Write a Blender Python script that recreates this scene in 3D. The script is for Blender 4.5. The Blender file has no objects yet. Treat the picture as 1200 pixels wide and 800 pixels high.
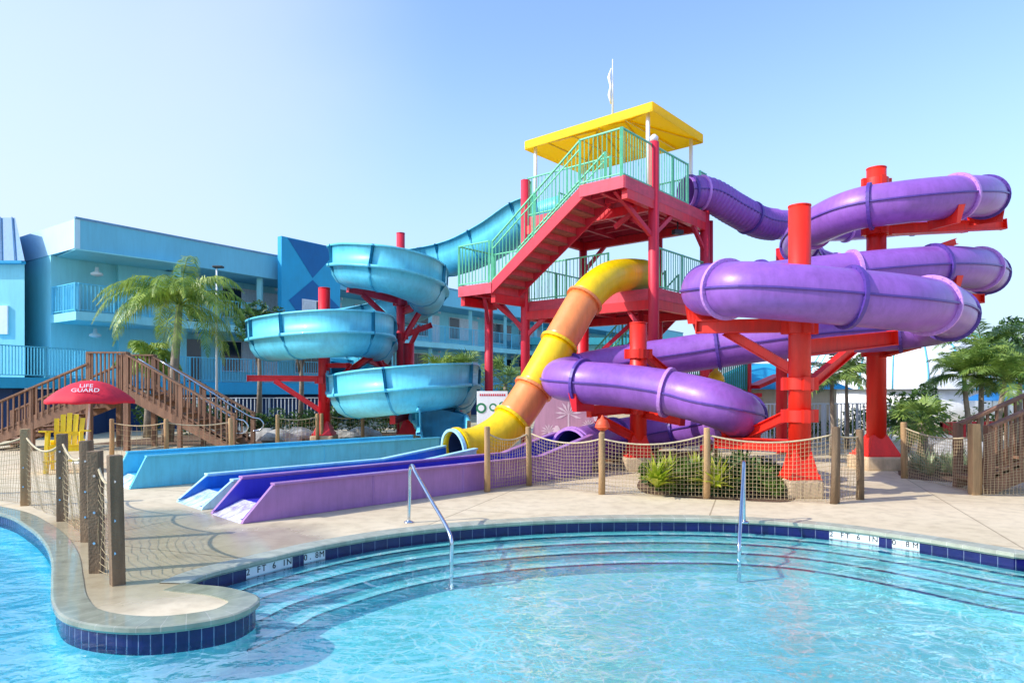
import bpy, bmesh, math, random
from mathutils import Vector, Matrix
from mathutils.geometry import tessellate_polygon
random.seed(7)
PI = math.pi
C = bpy.context.scene.collection
F, HC, Y0 = 790.0, 1.65, 457.0

def P(px, py, D):
    return Vector(((px-600)*D/F, D, HC-(py-Y0)*D/F))
def G(px, py, z=0.0):
    D = (HC-z)*F/(py-Y0)
    return Vector(((px-600)*D/F, D, z))

# ------------------------------------------------------------------ materials
def lin(c):
    def f(v):
        v /= 255.0
        return v/12.92 if v <= .04045 else ((v+.055)/1.055)**2.4
    return (f(c[0]), f(c[1]), f(c[2]), 1)
def mat(name, rgb, rough=.6, metal=0., var=.12, vs=3., bump=0., bs=30., spec=.5, tint=None, coat=0., streak=0.):
    m = bpy.data.materials.new(name); m.use_nodes = True
    nt = m.node_tree; N = nt.nodes; L = nt.links
    b = N['Principled BSDF']; b.inputs['Roughness'].default_value = rough
    b.inputs['Metallic'].default_value = metal
    b.inputs['Specular IOR Level'].default_value = spec
    b.inputs['Coat Weight'].default_value = coat
    c = rgb if len(rgb) == 4 else lin(rgb)
    tc = N.new('ShaderNodeTexCoord')
    if var > 0:
        n = N.new('ShaderNodeTexNoise'); n.inputs['Scale'].default_value = vs
        n.inputs['Detail'].default_value = 6; n.inputs['Roughness'].default_value = .62
        if streak:
            mp = N.new('ShaderNodeMapping'); mp.inputs['Scale'].default_value = (1, 1, 1/streak)
            L.new(tc.outputs['Object'], mp.inputs['Vector']); L.new(mp.outputs[0], n.inputs['Vector'])
        else:
            L.new(tc.outputs['Object'], n.inputs['Vector'])
        r = N.new('ShaderNodeValToRGB')
        t = lin(tint) if tint else tuple(min(1, v*(1+var)) for v in c[:3])+(1,)
        r.color_ramp.elements[0].position = .32; r.color_ramp.elements[1].position = .68
        r.color_ramp.elements[0].color = tuple(v*(1-var) for v in c[:3])+(1,)
        r.color_ramp.elements[1].color = t
        wm = N.new('ShaderNodeMapping'); wm.inputs['Scale'].default_value = (4.5, 4.5, .55); L.new(tc.outputs['Object'], wm.inputs[0])
        wn = N.new('ShaderNodeTexNoise'); wn.inputs['Scale'].default_value = 2.4; wn.inputs['Detail'].default_value = 8; wn.inputs['Roughness'].default_value = .7; L.new(wm.outputs[0], wn.inputs['Vector'])
        wr = N.new('ShaderNodeValToRGB'); wr.color_ramp.elements[0].position = .36; wr.color_ramp.elements[0].color = (.8, .8, .8, 1); wr.color_ramp.elements[1].position = .56; L.new(wn.outputs['Fac'], wr.inputs[0])
        wx = N.new('ShaderNodeMix'); wx.data_type = 'RGBA'; wx.blend_type = 'MULTIPLY'; wx.inputs[0].default_value = (.3 if 'stucco' in name or 'blue_paint' in name else .7 if var > .05 else .35)
        L.new(r.outputs[0], wx.inputs[6]); L.new(wr.outputs[0], wx.inputs[7])
        L.new(n.outputs['Fac'], r.inputs[0]); L.new(wx.outputs[2], b.inputs['Base Color'])
        mr = N.new('ShaderNodeMapRange'); mr.inputs['To Min'].default_value = max(.03, rough-.08); mr.inputs['To Max'].default_value = min(1, rough+.12)
        L.new(n.outputs['Fac'], mr.inputs['Value']); L.new(mr.outputs[0], b.inputs['Roughness'])
    else:
        b.inputs['Base Color'].default_value = c
    if bump > 0:
        n2 = N.new('ShaderNodeTexNoise'); n2.inputs['Scale'].default_value = bs; n2.inputs['Detail'].default_value = 4
        L.new(tc.outputs['Object'], n2.inputs['Vector'])
        bp = N.new('ShaderNodeBump'); bp.inputs['Strength'].default_value = bump; bp.inputs['Distance'].default_value = .02
        L.new(n2.outputs['Fac'], bp.inputs['Height']); L.new(bp.outputs[0], b.inputs['Normal'])
    return m
def leafmat(name, dark, light, scale=6.):
    m = mat(name, dark, rough=.45, var=0)
    nt = m.node_tree; N = nt.nodes; L = nt.links; b = N['Principled BSDF']
    tc = N.new('ShaderNodeTexCoord'); n = N.new('ShaderNodeTexNoise'); n.inputs['Scale'].default_value = scale; n.inputs['Detail'].default_value = 3
    L.new(tc.outputs['Object'], n.inputs['Vector'])
    r = N.new('ShaderNodeValToRGB'); r.color_ramp.elements[0].position = .35; r.color_ramp.elements[1].position = .65
    r.color_ramp.elements[0].color = lin(dark); r.color_ramp.elements[1].color = lin(light)
    L.new(n.outputs['Fac'], r.inputs[0]); L.new(r.outputs[0], b.inputs['Base Color'])
    tr = N.new('ShaderNodeBsdfTranslucent'); mx = N.new('ShaderNodeMixShader'); mx.inputs[0].default_value = .3
    L.new(r.outputs[0], tr.inputs[0]); L.new(b.outputs[0], mx.inputs[1]); L.new(tr.outputs[0], mx.inputs[2])
    L.new(mx.outputs[0], N['Material Output'].inputs[0])
    return m
M = {}
M['purple'] = mat('purple_fibreglass', (146, 92, 184), .38, var=.16, vs=1.6, bump=.12, bs=14, coat=.12)
M['purple_dark'] = mat('purple_flange', (88, 58, 150), .4, var=.12, vs=4)
M['purple_pale'] = mat('purple_bolted_flange', (196, 140, 222), .4, var=.12, vs=30)
M['purple_trough'] = mat('purple_trough_gelcoat', (162, 112, 174), .38, var=.14, vs=1.2, bump=.08, bs=10, coat=.2)
M['indigo'] = mat('indigo_gelcoat', (62, 58, 178), .35, var=.12, vs=1.5)
M['yellow'] = mat('yellow_fibreglass', (250, 205, 5), .32, var=.08, vs=1.6, bump=.08, bs=12, coat=.12)
M['orange'] = mat('orange_fibreglass', (247, 146, 78), .32, var=.08, vs=1.6, bump=.08, bs=12, coat=.12)
M['aqua'] = mat('aqua_fibreglass', (98, 204, 230), .42, var=.14, vs=1.2, bump=.1, bs=9, coat=.12)
M['aqua_dark'] = mat('aqua_flange', (52, 158, 192), .4, var=.1, vs=3)
M['aqua_pale'] = mat('pale_aqua_gelcoat', (176, 226, 236), .35, var=.08, vs=2)
M['aqua_trough'] = mat('aqua_trough_gelcoat', (84, 192, 222), .38, var=.14, vs=1.1, bump=.08, bs=10, coat=.2)
M['inner_blue'] = mat('blue_gelcoat', (24, 104, 196), .35, var=.12, vs=2)
M['red'] = mat('red_steel_paint', (226, 26, 42), .42, var=.16, vs=2.2, bump=.08, bs=18, streak=4)
M['red_bright'] = mat('orange_red_steel_paint', (238, 44, 26), .42, var=.16, vs=2.2, bump=.08, bs=18, streak=4)
M['pinkred'] = mat('faded_red_steel_paint', (210, 42, 66), .5, var=.18, vs=2.5, bump=.08, bs=18, streak=3)
M['salmon'] = mat('faded_fascia_paint', (214, 76, 94), .6, var=.18, vs=3, streak=.3)
M['green_rail'] = mat('mint_green_rail_paint', (112, 206, 160), .45, var=.12, vs=5)
M['deck_under'] = mat('grey_plank_underside', (150, 152, 158), .8, var=.25, vs=6)
M['stairtread'] = mat('worn_tread_wood', (160, 92, 84), .8, var=.25, vs=9)
M['canopy'] = mat('yellow_canopy_vinyl', (255, 226, 0), .55, var=.04, vs=2, bump=.15, bs=4)
nt_ = M['canopy'].node_tree; tr_ = nt_.nodes.new('ShaderNodeBsdfTranslucent'); tr_.inputs[0].default_value = lin((255, 222, 0)); mx_ = nt_.nodes.new('ShaderNodeMixShader'); mx_.inputs[0].default_value = .5
nt_.links.new(nt_.nodes['Principled BSDF'].outputs[0], mx_.inputs[1]); nt_.links.new(tr_.outputs[0], mx_.inputs[2]); nt_.links.new(mx_.outputs[0], nt_.nodes['Material Output'].inputs[0])
M['white'] = mat('white_paint', (236, 238, 238), .45, var=.05, vs=4)
M['steel'] = mat('polished_stainless', (205, 212, 220), .16, metal=1., var=.06, vs=20)
M['bluewall'] = mat('sky_blue_stucco', (146, 220, 228), .85, var=.07, vs=.8, bump=.2, bs=60, streak=3)
M['bluefascia'] = mat('azure_stucco', (118, 198, 222), .85, var=.08, vs=.5, bump=.15, bs=50, streak=2)
M['litfascia'] = mat('sunlit_blue_stucco', (190, 228, 242), .85, var=.05, vs=1)  # lighter copy of the fascia blue, sunlit brightness put into the colour
M['bluedeep'] = mat('deep_blue_paint', (10, 106, 168), .7, var=.1, vs=1)
M['bluemid'] = mat('mid_blue_paint', (40, 168, 212), .7, var=.08, vs=1)
M['bluerail'] = mat('turquoise_rail_paint', (96, 200, 228), .5, var=.08, vs=3)
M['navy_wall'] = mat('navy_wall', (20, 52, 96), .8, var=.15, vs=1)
M['metalroof'] = mat('blue_standing_seam_metal', (104, 156, 196), .55, metal=.0, var=.15, vs=1.2, streak=5)
M['glass'] = mat('dark_window_glass', (40, 52, 62), .12, var=.3, vs=.7)
M['curtain'] = mat('white_curtain', (214, 222, 226), .8, var=.1, vs=8)
M['wood'] = mat('weathered_wood', (142, 106, 82), .8, var=.32, vs=7, bump=.4, bs=40, streak=6)
M['woodpost'] = mat('tan_post_wood', (176, 142, 100), .8, var=.3, vs=9, bump=.4, bs=50, streak=8)
M['woodpost_dark'] = mat('grey_brown_post_wood', (122, 100, 76), .85, var=.38, vs=10, bump=.5, bs=50, streak=8)
M['rope'] = mat('tan_rope', (196, 180, 146), .9, var=.2, vs=40)
M['net'] = mat('tan_netting', (186, 166, 128), .9, var=.2, vs=30)
M['concrete'] = mat('footing_concrete', (206, 180, 146), .85, var=.2, vs=4, bump=.3, bs=40)
M['yellow_plastic'] = mat('yellow_plastic', (250, 208, 20), .4, var=.06, vs=5)
M['umb_red'] = mat('red_umbrella_cloth', (222, 30, 56), .7, var=.06, vs=3, bump=.1, bs=10)
M['rock'] = mat('pale_boulder', (176, 174, 170), .9, var=.3, vs=4, bump=.8, bs=9)
M['trunk'] = mat('grey_palm_bark', (150, 136, 120), .9, var=.3, vs=8, bump=.6, bs=30)
M['soil'] = mat('mulch_soil', (110, 84, 62), .95, var=.4, vs=14, bump=.8, bs=40)
M['palmleaf'] = leafmat('bright_palm_leaflets', (84, 126, 44), (180, 200, 84), 2.6)
M['palmleaf2'] = leafmat('dark_palm_leaflets', (74, 116, 54), (166, 192, 96), 2.6)
M['hedge'] = leafmat('dark_hedge_leaves', (38, 74, 34), (86, 122, 50), 3)
M['shrub'] = leafmat('shrub_leaves', (48, 82, 30), (120, 150, 52), 5)
M['lime'] = leafmat('lime_leaves', (150, 176, 40), (214, 212, 84), 5)
M['sage'] = leafmat('sage_spiky_leaves', (108, 132, 92), (186, 200, 150), 5)
M['black'] = mat('black_lettering', (18, 20, 24), .5, var=0)
M['dark'] = mat('dark_fixture', (36, 42, 48), .5, var=.1)
M['green_sign'] = mat('green_sign_ink', (40, 128, 84), .5, var=.1)
M['mural'] = mat('mauve_mural_paint', (196, 150, 176), .75, var=.1, vs=1.5)
M['mural_white'] = mat('white_mural_paint', (232, 208, 222), .75, var=.06)
M['beige'] = mat('beige_wall', (222, 204, 172), .8, var=.08)
M['teal'] = mat('teal_roof', (60, 170, 178), .6, var=.12, vs=2)
M['green_net'] = mat('green_screen_mesh', (70, 170, 140), .7, var=.15, vs=3)
M['fence_white'] = mat('white_picket_paint', (226, 232, 238), .6, var=.05)
M['tentwhite'] = mat('white_tent_fabric', (232, 236, 240), .6, var=.05, vs=.6)
M['bright_orange'] = mat('orange_plastic', (236, 88, 48), .5, var=.1)

def tile_mat(name, tile, grout, w, h, rough=.15, var=.2):
    m = mat(name, tile, rough, var=0)
    nt = m.node_tree; N = nt.nodes; L = nt.links; b = N['Principled BSDF']
    uv = N.new('ShaderNodeUVMap'); br = N.new('ShaderNodeTexBrick')
    br.offset = 0; br.inputs['Scale'].default_value = 1; br.inputs['Brick Width'].default_value = w; br.inputs['Row Height'].default_value = h
    br.inputs['Mortar Size'].default_value = .0035; br.inputs['Mortar Smooth'].default_value = .1
    c = lin(tile)
    br.inputs['Color1'].default_value = c; br.inputs['Color2'].default_value = tuple(v*(1+var) for v in c[:3])+(1,); br.inputs['Mortar'].default_value = lin(grout)
    L.new(uv.outputs[0], br.inputs['Vector'])
    n = N.new('ShaderNodeTexNoise'); n.inputs['Scale'].default_value = 8; n.inputs['Detail'].default_value = 5
    tc = N.new('ShaderNodeTexCoord'); L.new(tc.outputs['Object'], n.inputs['Vector'])
    mx = N.new('ShaderNodeMix'); mx.data_type = 'RGBA'; mx.blend_type = 'MULTIPLY'; mx.inputs[0].default_value = .6
    r = N.new('ShaderNodeValToRGB'); r.color_ramp.elements[0].position = .3; r.color_ramp.elements[0].color = (.55, .55, .55, 1); r.color_ramp.elements[1].position = .6
    L.new(n.outputs['Fac'], r.inputs[0]); L.new(br.outputs['Color'], mx.inputs[6]); L.new(r.outputs[0], mx.inputs[7])
    L.new(mx.outputs[2], b.inputs['Base Color'])
    bp = N.new('ShaderNodeBump'); bp.invert = True; bp.inputs['Strength'].default_value = .4; bp.inputs['Distance'].default_value = .004
    L.new(br.outputs['Fac'], bp.inputs['Height']); L.new(bp.outputs[0], b.inputs['Normal'])
    return m
M['navy_tile'] = tile_mat('navy_waterline_tiles', (20, 20, 88), (120, 130, 160), .155, .2)
M['navy_tile_small'] = tile_mat('navy_waterline_tiles_narrow', (14, 24, 84), (120, 135, 165), .082, .2)
M['coping'] = tile_mat('grey_green_coping_tiles', (168, 172, 152), (196, 196, 180), .155, .3, .35, .12)

M['coping_wet'] = tile_mat('wet_coping_tiles', (150, 154, 134), (178, 178, 160), .155, .3, .08, .12)
def deck_mat():
    m = mat('pool_deck_concrete', (226, 202, 176), .75, var=0)
    nt = m.node_tree; N = nt.nodes; L = nt.links; b = N['Principled BSDF']
    tc = N.new('ShaderNodeTexCoord')
    def noise(s, d=6, rgh=.6):
        n = N.new('ShaderNodeTexNoise'); n.inputs['Scale'].default_value = s; n.inputs['Detail'].default_value = d; n.inputs['Roughness'].default_value = rgh
        L.new(tc.outputs['Object'], n.inputs['Vector']); return n
    n1, n2, n3 = noise(.5), noise(5), noise(45, 3)
    r1 = N.new('ShaderNodeValToRGB'); r1.color_ramp.elements[0].position = .3; r1.color_ramp.elements[1].position = .7
    r1.color_ramp.elements[0].color = lin((204, 187, 152)); r1.color_ramp.elements[1].color = lin((222, 206, 174))
    L.new(n1.outputs['Fac'], r1.inputs[0])
    r2 = N.new('ShaderNodeValToRGB'); r2.color_ramp.elements[0].position = .28; r2.color_ramp.elements[1].position = .55
    r2.color_ramp.elements[0].color = (.8, .78, .76, 1); r2.color_ramp.elements[1].color = (1, 1, 1, 1)
    L.new(n2.outputs['Fac'], r2.inputs[0])
    mx = N.new('ShaderNodeMix'); mx.data_type = 'RGBA'; mx.blend_type = 'MULTIPLY'; mx.inputs[0].default_value = 1
    L.new(r1.outputs[0], mx.inputs[6]); L.new(r2.outputs[0], mx.inputs[7])
    # joints cast into the slab
    br = N.new('ShaderNodeTexBrick'); br.offset = .0; br.inputs['Scale'].default_value = 1; br.inputs['Brick Width'].default_value = 3.2; br.inputs['Row Height'].default_value = 3.2
    br.inputs['Mortar Size'].default_value = .011; br.inputs['Color1'].default_value = (1, 1, 1, 1); br.inputs['Color2'].default_value = (1, 1, 1, 1); br.inputs['Mortar'].default_value = (.6, .57, .54, 1)
    mp = N.new('ShaderNodeMapping'); mp.inputs['Rotation'].default_value = (0, 0, .35); mp.inputs['Location'].default_value = (.6, 1.1, 0)
    L.new(tc.outputs['Object'], mp.inputs[0]); L.new(mp.outputs[0], br.inputs['Vector'])
    mx2 = N.new('ShaderNodeMix'); mx2.data_type = 'RGBA'; mx2.blend_type = 'MULTIPLY'; mx2.inputs[0].default_value = 1
    L.new(mx.outputs[2], mx2.inputs[6]); L.new(br.outputs['Color'], mx2.inputs[7])
    # wet patch below the trough ends: darker, glossier, with an outline of its own
    def blob(cx, cy, r0, r1_):
        mpp = N.new('ShaderNodeMapping'); mpp.inputs['Location'].default_value = (-cx, -cy, 0)
        L.new(tc.outputs['Object'], mpp.inputs[0])
        ln = N.new('ShaderNodeVectorMath'); ln.operation = 'LENGTH'; L.new(mpp.outputs[0], ln.inputs[0])
        ad = N.new('ShaderNodeMath'); ad.operation = 'MULTIPLY_ADD'; L.new(n1.outputs['Fac'], ad.inputs[0]); ad.inputs[1].default_value = 1.6; L.new(ln.outputs['Value'], ad.inputs[2])
        mr = N.new('ShaderNodeMapRange'); mr.inputs['From Min'].default_value = r0+.8; mr.inputs['From Max'].default_value = r1_+.8
        mr.inputs['To Min'].default_value = 1; mr.inputs['To Max'].default_value = 0
        L.new(ad.outputs[0], mr.inputs['Value']); return mr
    w1 = blob(-3.3, 6.6, 1.4, 1.9); w2 = blob(-4.6, 8.2, .9, 1.5)
    mxm = N.new('ShaderNodeMath'); mxm.operation = 'MAXIMUM'; L.new(w1.outputs[0], mxm.inputs[0]); L.new(w2.outputs[0], mxm.inputs[1])
    wet = N.new('ShaderNodeMix'); wet.data_type = 'RGBA'; wet.blend_type = 'MULTIPLY'
    L.new(mxm.outputs[0], wet.inputs[0]); L.new(mx2.outputs[2], wet.inputs[6]); wet.inputs[7].default_value = (.72, .72, .68, 1)
    L.new(wet.outputs[2], b.inputs['Base Color'])
    rr = N.new('ShaderNodeMapRange'); rr.inputs['To Min'].default_value = .75; rr.inputs['To Max'].default_value = .12
    L.new(mxm.outputs[0], rr.inputs['Value']); L.new(rr.outputs[0], b.inputs['Roughness'])
    bp = N.new('ShaderNodeBump'); bp.inputs['Strength'].default_value = .12; bp.inputs['Distance'].default_value = .01
    L.new(n3.outputs['Fac'], bp.inputs['Height']); L.new(bp.outputs[0], b.inputs['Normal'])
    return m
M['deck'] = deck_mat()
M['ground'] = mat('sandy_ground', (170, 160, 128), .95, var=.3, vs=.4, bump=.3, bs=20)

def water_mat():
    m = bpy.data.materials.new('pool_water'); m.use_nodes = True
    nt = m.node_tree; N = nt.nodes; L = nt.links; N.remove(N['Principled BSDF'])
    tc = N.new('ShaderNodeTexCoord')
    def noise(s, sc, d=3, dist=0.):
        mp = N.new('ShaderNodeMapping'); mp.inputs['Scale'].default_value = sc
        L.new(tc.outputs['Object'], mp.inputs[0])
        n = N.new('ShaderNodeTexNoise'); n.inputs['Scale'].default_value = s; n.inputs['Detail'].default_value = d; n.inputs['Distortion'].default_value = dist
        L.new(mp.outputs[0], n.inputs['Vector']); return n
    a = noise(1.5, (1, 1.5, 1), 3, .6); b = noise(5, (1, 1.3, 1), 3, .8); c = noise(14, (1, 1.3, 1), 2)
    # the left pool is livelier
    sx = N.new('ShaderNodeSeparateXYZ'); L.new(tc.outputs['Object'], sx.inputs[0])
    lv = N.new('ShaderNodeMapRange'); lv.inputs['From Min'].default_value = -1.2; lv.inputs['From Max'].default_value = -4.; lv.inputs['To Min'].default_value = .0; lv.inputs['To Max'].default_value = 1.
    L.new(sx.outputs['X'], lv.inputs['Value'])
    m1 = N.new('ShaderNodeMath'); m1.operation = 'MULTIPLY_ADD'; m1.inputs[1].default_value = .3
    L.new(b.outputs['Fac'], m1.inputs[0]); L.new(a.outputs['Fac'], m1.inputs[2])
    m2 = N.new('ShaderNodeMath'); m2.operation = 'MULTIPLY_ADD'; m2.inputs[1].default_value = .06
    L.new(c.outputs['Fac'], m2.inputs[0]); L.new(m1.outputs[0], m2.inputs[2])
    bp = N.new('ShaderNodeBump'); bp.inputs['Distance'].default_value = .08
    st = N.new('ShaderNodeMapRange'); st.inputs['To Min'].default_value = .5; st.inputs['To Max'].default_value = .9
    L.new(lv.outputs[0], st.inputs['Value']); L.new(st.outputs[0], bp.inputs['Strength'])
    L.new(m2.outputs[0], bp.inputs['Height'])
    gl = N.new('ShaderNodeBsdfGlossy'); gl.inputs['Roughness'].default_value = .04; L.new(bp.outputs[0], gl.inputs['Normal'])
    fr = N.new('ShaderNodeFresnel'); fr.inputs['IOR'].default_value = 1.33; L.new(bp.outputs[0], fr.inputs['Normal'])
    # net of caustic light painted into the sheet's transparent colour
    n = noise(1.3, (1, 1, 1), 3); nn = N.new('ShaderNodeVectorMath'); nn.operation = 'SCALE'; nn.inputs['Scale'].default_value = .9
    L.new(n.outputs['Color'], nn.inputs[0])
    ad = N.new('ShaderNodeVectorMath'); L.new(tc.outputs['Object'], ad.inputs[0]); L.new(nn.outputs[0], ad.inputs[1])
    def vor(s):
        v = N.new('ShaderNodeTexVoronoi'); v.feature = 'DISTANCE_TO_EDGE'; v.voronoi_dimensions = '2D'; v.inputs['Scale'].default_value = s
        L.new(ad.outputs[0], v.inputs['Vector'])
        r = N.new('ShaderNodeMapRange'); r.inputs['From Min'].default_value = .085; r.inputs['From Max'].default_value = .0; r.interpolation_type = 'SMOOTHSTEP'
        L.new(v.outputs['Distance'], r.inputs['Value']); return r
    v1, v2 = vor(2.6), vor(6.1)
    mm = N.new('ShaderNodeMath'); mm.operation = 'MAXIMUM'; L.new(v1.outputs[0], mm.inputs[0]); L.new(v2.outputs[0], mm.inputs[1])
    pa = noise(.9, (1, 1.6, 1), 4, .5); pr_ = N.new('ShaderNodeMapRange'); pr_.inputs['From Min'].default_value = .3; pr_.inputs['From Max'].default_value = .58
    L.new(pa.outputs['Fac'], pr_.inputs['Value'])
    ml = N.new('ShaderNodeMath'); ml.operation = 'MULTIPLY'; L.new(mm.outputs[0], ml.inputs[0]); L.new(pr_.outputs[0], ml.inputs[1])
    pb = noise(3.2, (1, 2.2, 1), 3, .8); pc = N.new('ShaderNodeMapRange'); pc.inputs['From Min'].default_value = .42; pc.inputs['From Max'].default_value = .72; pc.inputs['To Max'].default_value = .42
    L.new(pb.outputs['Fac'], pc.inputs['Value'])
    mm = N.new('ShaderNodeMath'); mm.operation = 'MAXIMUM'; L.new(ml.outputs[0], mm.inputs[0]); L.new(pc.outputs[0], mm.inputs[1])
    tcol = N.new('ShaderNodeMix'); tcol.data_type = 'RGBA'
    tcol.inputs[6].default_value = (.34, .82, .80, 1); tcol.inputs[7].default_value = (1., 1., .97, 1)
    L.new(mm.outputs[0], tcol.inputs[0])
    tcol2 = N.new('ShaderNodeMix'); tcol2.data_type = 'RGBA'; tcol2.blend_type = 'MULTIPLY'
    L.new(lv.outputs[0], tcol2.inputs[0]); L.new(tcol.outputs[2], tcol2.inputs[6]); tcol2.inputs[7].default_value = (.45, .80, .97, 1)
    tr = N.new('ShaderNodeBsdfTransparent'); L.new(tcol2.outputs[2], tr.inputs[0])
    fm = N.new('ShaderNodeMath'); fm.operation = 'MULTIPLY'; fm.inputs[1].default_value = .42; L.new(fr.outputs[0], fm.inputs[0])
    mx = N.new('ShaderNodeMixShader'); L.new(fm.outputs[0], mx.inputs[0]); L.new(tr.outputs[0], mx.inputs[1]); L.new(gl.outputs[0], mx.inputs[2])
    L.new(mx.outputs[0], N['Material Output'].inputs[0])
    return m
M['water'] = water_mat()
for k_ in ('purple_pale', 'aqua_pale'):
    w_ = mat('water_sheet_'+k_, (176, 150, 216) if k_[0] == 'p' else (150, 210, 228), .12, var=.25, vs=9, bump=.5, bs=22, tint=(244, 248, 252)); M['wet_'+k_] = w_
M['plaster'] = mat('pale_pool_plaster', (214, 236, 240), .7, var=.05, vs=1.2)
M['step_tread'] = mat('pool_step_plaster', (158, 204, 212), .7, var=.08, vs=2)
M['step_edge'] = mat('white_step_nosing', (240, 244, 246), .5, var=.04)
M['step_line'] = mat('navy_step_line', (20, 74, 104), .3, var=.1, vs=20)

# ------------------------------------------------------------------ mesh builder
OFF = {}
def catmull(pts, seg=8, closed=False):
    n = len(pts); out = []
    rng = range(n if closed else n-1)
    for i in rng:
        p1, p2 = pts[i], pts[(i+1) % n]
        p0 = pts[(i-1) % n] if (closed or i > 0) else p1*2-p2
        p3 = pts[(i+2) % n] if (closed or i+2 < n) else p2*2-p1
        def tj(t, a, b): return t+max(1e-4, (b-a).length)**.5
        t0 = 0; t1 = tj(t0, p0, p1); t2 = tj(t1, p1, p2); t3 = tj(t2, p2, p3)
        for k in range(seg):
            t = t1+(t2-t1)*k/seg
            A1 = p0*((t1-t)/(t1-t0))+p1*((t-t0)/(t1-t0)); A2 = p1*((t2-t)/(t2-t1))+p2*((t-t1)/(t2-t1)); A3 = p2*((t3-t)/(t3-t2))+p3*((t-t2)/(t3-t2))
            B1 = A1*((t2-t)/(t2-t0))+A2*((t-t0)/(t2-t0)); B2 = A2*((t3-t)/(t3-t1))+A3*((t-t1)/(t3-t1))
            out.append(B1*((t2-t)/(t2-t1))+B2*((t-t1)/(t2-t1)))
    if not closed: out.append(pts[-1].copy())
    return out
def resample(pts, step):
    L = [0]
    for a, b in zip(pts, pts[1:]): L.append(L[-1]+(b-a).length)
    n = max(2, int(round(L[-1]/step))); out = []; j = 0
    for i in range(n+1):
        s = L[-1]*i/n
        while j < len(L)-2 and L[j+1] < s: j += 1
        d = L[j+1]-L[j]; out.append(pts[j].lerp(pts[j+1], 0 if d == 0 else (s-L[j])/d))
    return out
def frames(pts):
    fr = []
    for i, p in enumerate(pts):
        T = (pts[min(i+1, len(pts)-1)]-pts[max(i-1, 0)]).normalized()
        S = T.cross(Vector((0, 0, 1)))
        S = S.normalized() if S.length > 1e-3 else Vector((1, 0, 0))
        fr.append((p, T, S, S.cross(T).normalized()))
    return fr
class MB:
    def __init__(s): s.v = []; s.f = []; s.uv = {}; s.smooth = set()
    def quad(s, *ps, uv=None):
        i = len(s.v); s.v += [Vector(p) for p in ps]; s.f.append(tuple(range(i, i+len(ps))))
        if uv: s.uv[len(s.f)-1] = uv
        return s
    def box(s, c, size, rz=0):
        c = Vector(c); x, y, z = [d/2 for d in size]; R = Matrix.Rotation(rz, 3, 'Z')
        i = len(s.v)
        for q in ((-x, -y, -z), (x, -y, -z), (x, y, -z), (-x, y, -z), (-x, -y, z), (x, -y, z), (x, y, z), (-x, y, z)):
            s.v.append(c+R@Vector(q))
        for f in ((0, 3, 2, 1), (4, 5, 6, 7), (0, 1, 5, 4), (1, 2, 6, 5), (2, 3, 7, 6), (3, 0, 4, 7)): s.f.append(tuple(i+k for k in f))
        return s
    def bar(s, a, b, w, h):
        a, b = Vector(a), Vector(b); T = (b-a).normalized(); S = T.cross(Vector((0, 0, 1)))
        S = S.normalized() if S.length > 1e-3 else Vector((1, 0, 0)); U = S.cross(T)
        i = len(s.v)
        for p in (a, b):
            for q in ((-1, -1), (1, -1), (1, 1), (-1, 1)): s.v.append(p+S*q[0]*w/2+U*q[1]*h/2)
        for f in ((0, 3, 2, 1), (4, 5, 6, 7), (0, 1, 5, 4), (1, 2, 6, 5), (2, 3, 7, 6), (3, 0, 4, 7)): s.f.append(tuple(i+k for k in f))
        return s
    def tube(s, pts, r, n=10, cap=True, smooth=True):
        pts = [Vector(p) for p in pts]; rs = r if isinstance(r, (list, tuple)) else [r]*len(pts)
        i = len(s.v)
        T = (pts[1]-pts[0]).normalized(); S = T.orthogonal().normalized()
        for k, p in enumerate(pts):
            T = (pts[min(k+1, len(pts)-1)]-pts[max(k-1, 0)]).normalized()
            S = (S-T*S.dot(T)).normalized(); U = T.cross(S)
            for j in range(n):
                a = 2*PI*j/n; s.v.append(p+(S*math.cos(a)+U*math.sin(a))*rs[k])
        for k in range(len(pts)-1):
            for j in range(n):
                s.f.append((i+k*n+j, i+k*n+(j+1) % n, i+(k+1)*n+(j+1) % n, i+(k+1)*n+j))
                if smooth: s.smooth.add(len(s.f)-1)
        if cap:
            s.f.append(tuple(i+j for j in reversed(range(n)))); s.f.append(tuple(i+(len(pts)-1)*n+j for j in range(n)))
        return s
    def cyl(s, a, b, r, n=20): return s.tube([a, b], r, n)
    def lathe(s, c, prof, n=24, cap=True):
        c = Vector(c); i = len(s.v)
        for r, z in prof:
            for j in range(n):
                a = 2*PI*j/n; s.v.append(c+Vector((r*math.cos(a), r*math.sin(a), z)))
        for k in range(len(prof)-1):
            for j in range(n):
                s.f.append((i+k*n+j, i+k*n+(j+1) % n, i+(k+1)*n+(j+1) % n, i+(k+1)*n+j)); s.smooth.add(len(s.f)-1)
        if cap:
            s.f.append(tuple(i+j for j in reversed(range(n)))); s.f.append(tuple(i+(len(prof)-1)*n+j for j in range(n)))
        return s
    def sweep(s, fr, prof, closed=False, smooth=True, cap=False):
        """prof(k) -> list of (side, up) offsets"""
        i = len(s.v); n = None
        for k, (p, T, S, U) in enumerate(fr):
            pr = prof(k) if callable(prof) else prof
            n = len(pr)
            for a, b in pr: s.v.append(p+S*a+U*b)
        m = n if closed else n-1
        for k in range(len(fr)-1):
            for j in range(m):
                s.f.append((i+k*n+j, i+(k+1)*n+j, i+(k+1)*n+(j+1) % n, i+k*n+(j+1) % n))
                if smooth: s.smooth.add(len(s.f)-1)
        if cap and closed:
            s.f.append(tuple(i+j for j in range(n))); s.f.append(tuple(i+(len(fr)-1)*n+j for j in reversed(range(n))))
        return s
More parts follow.
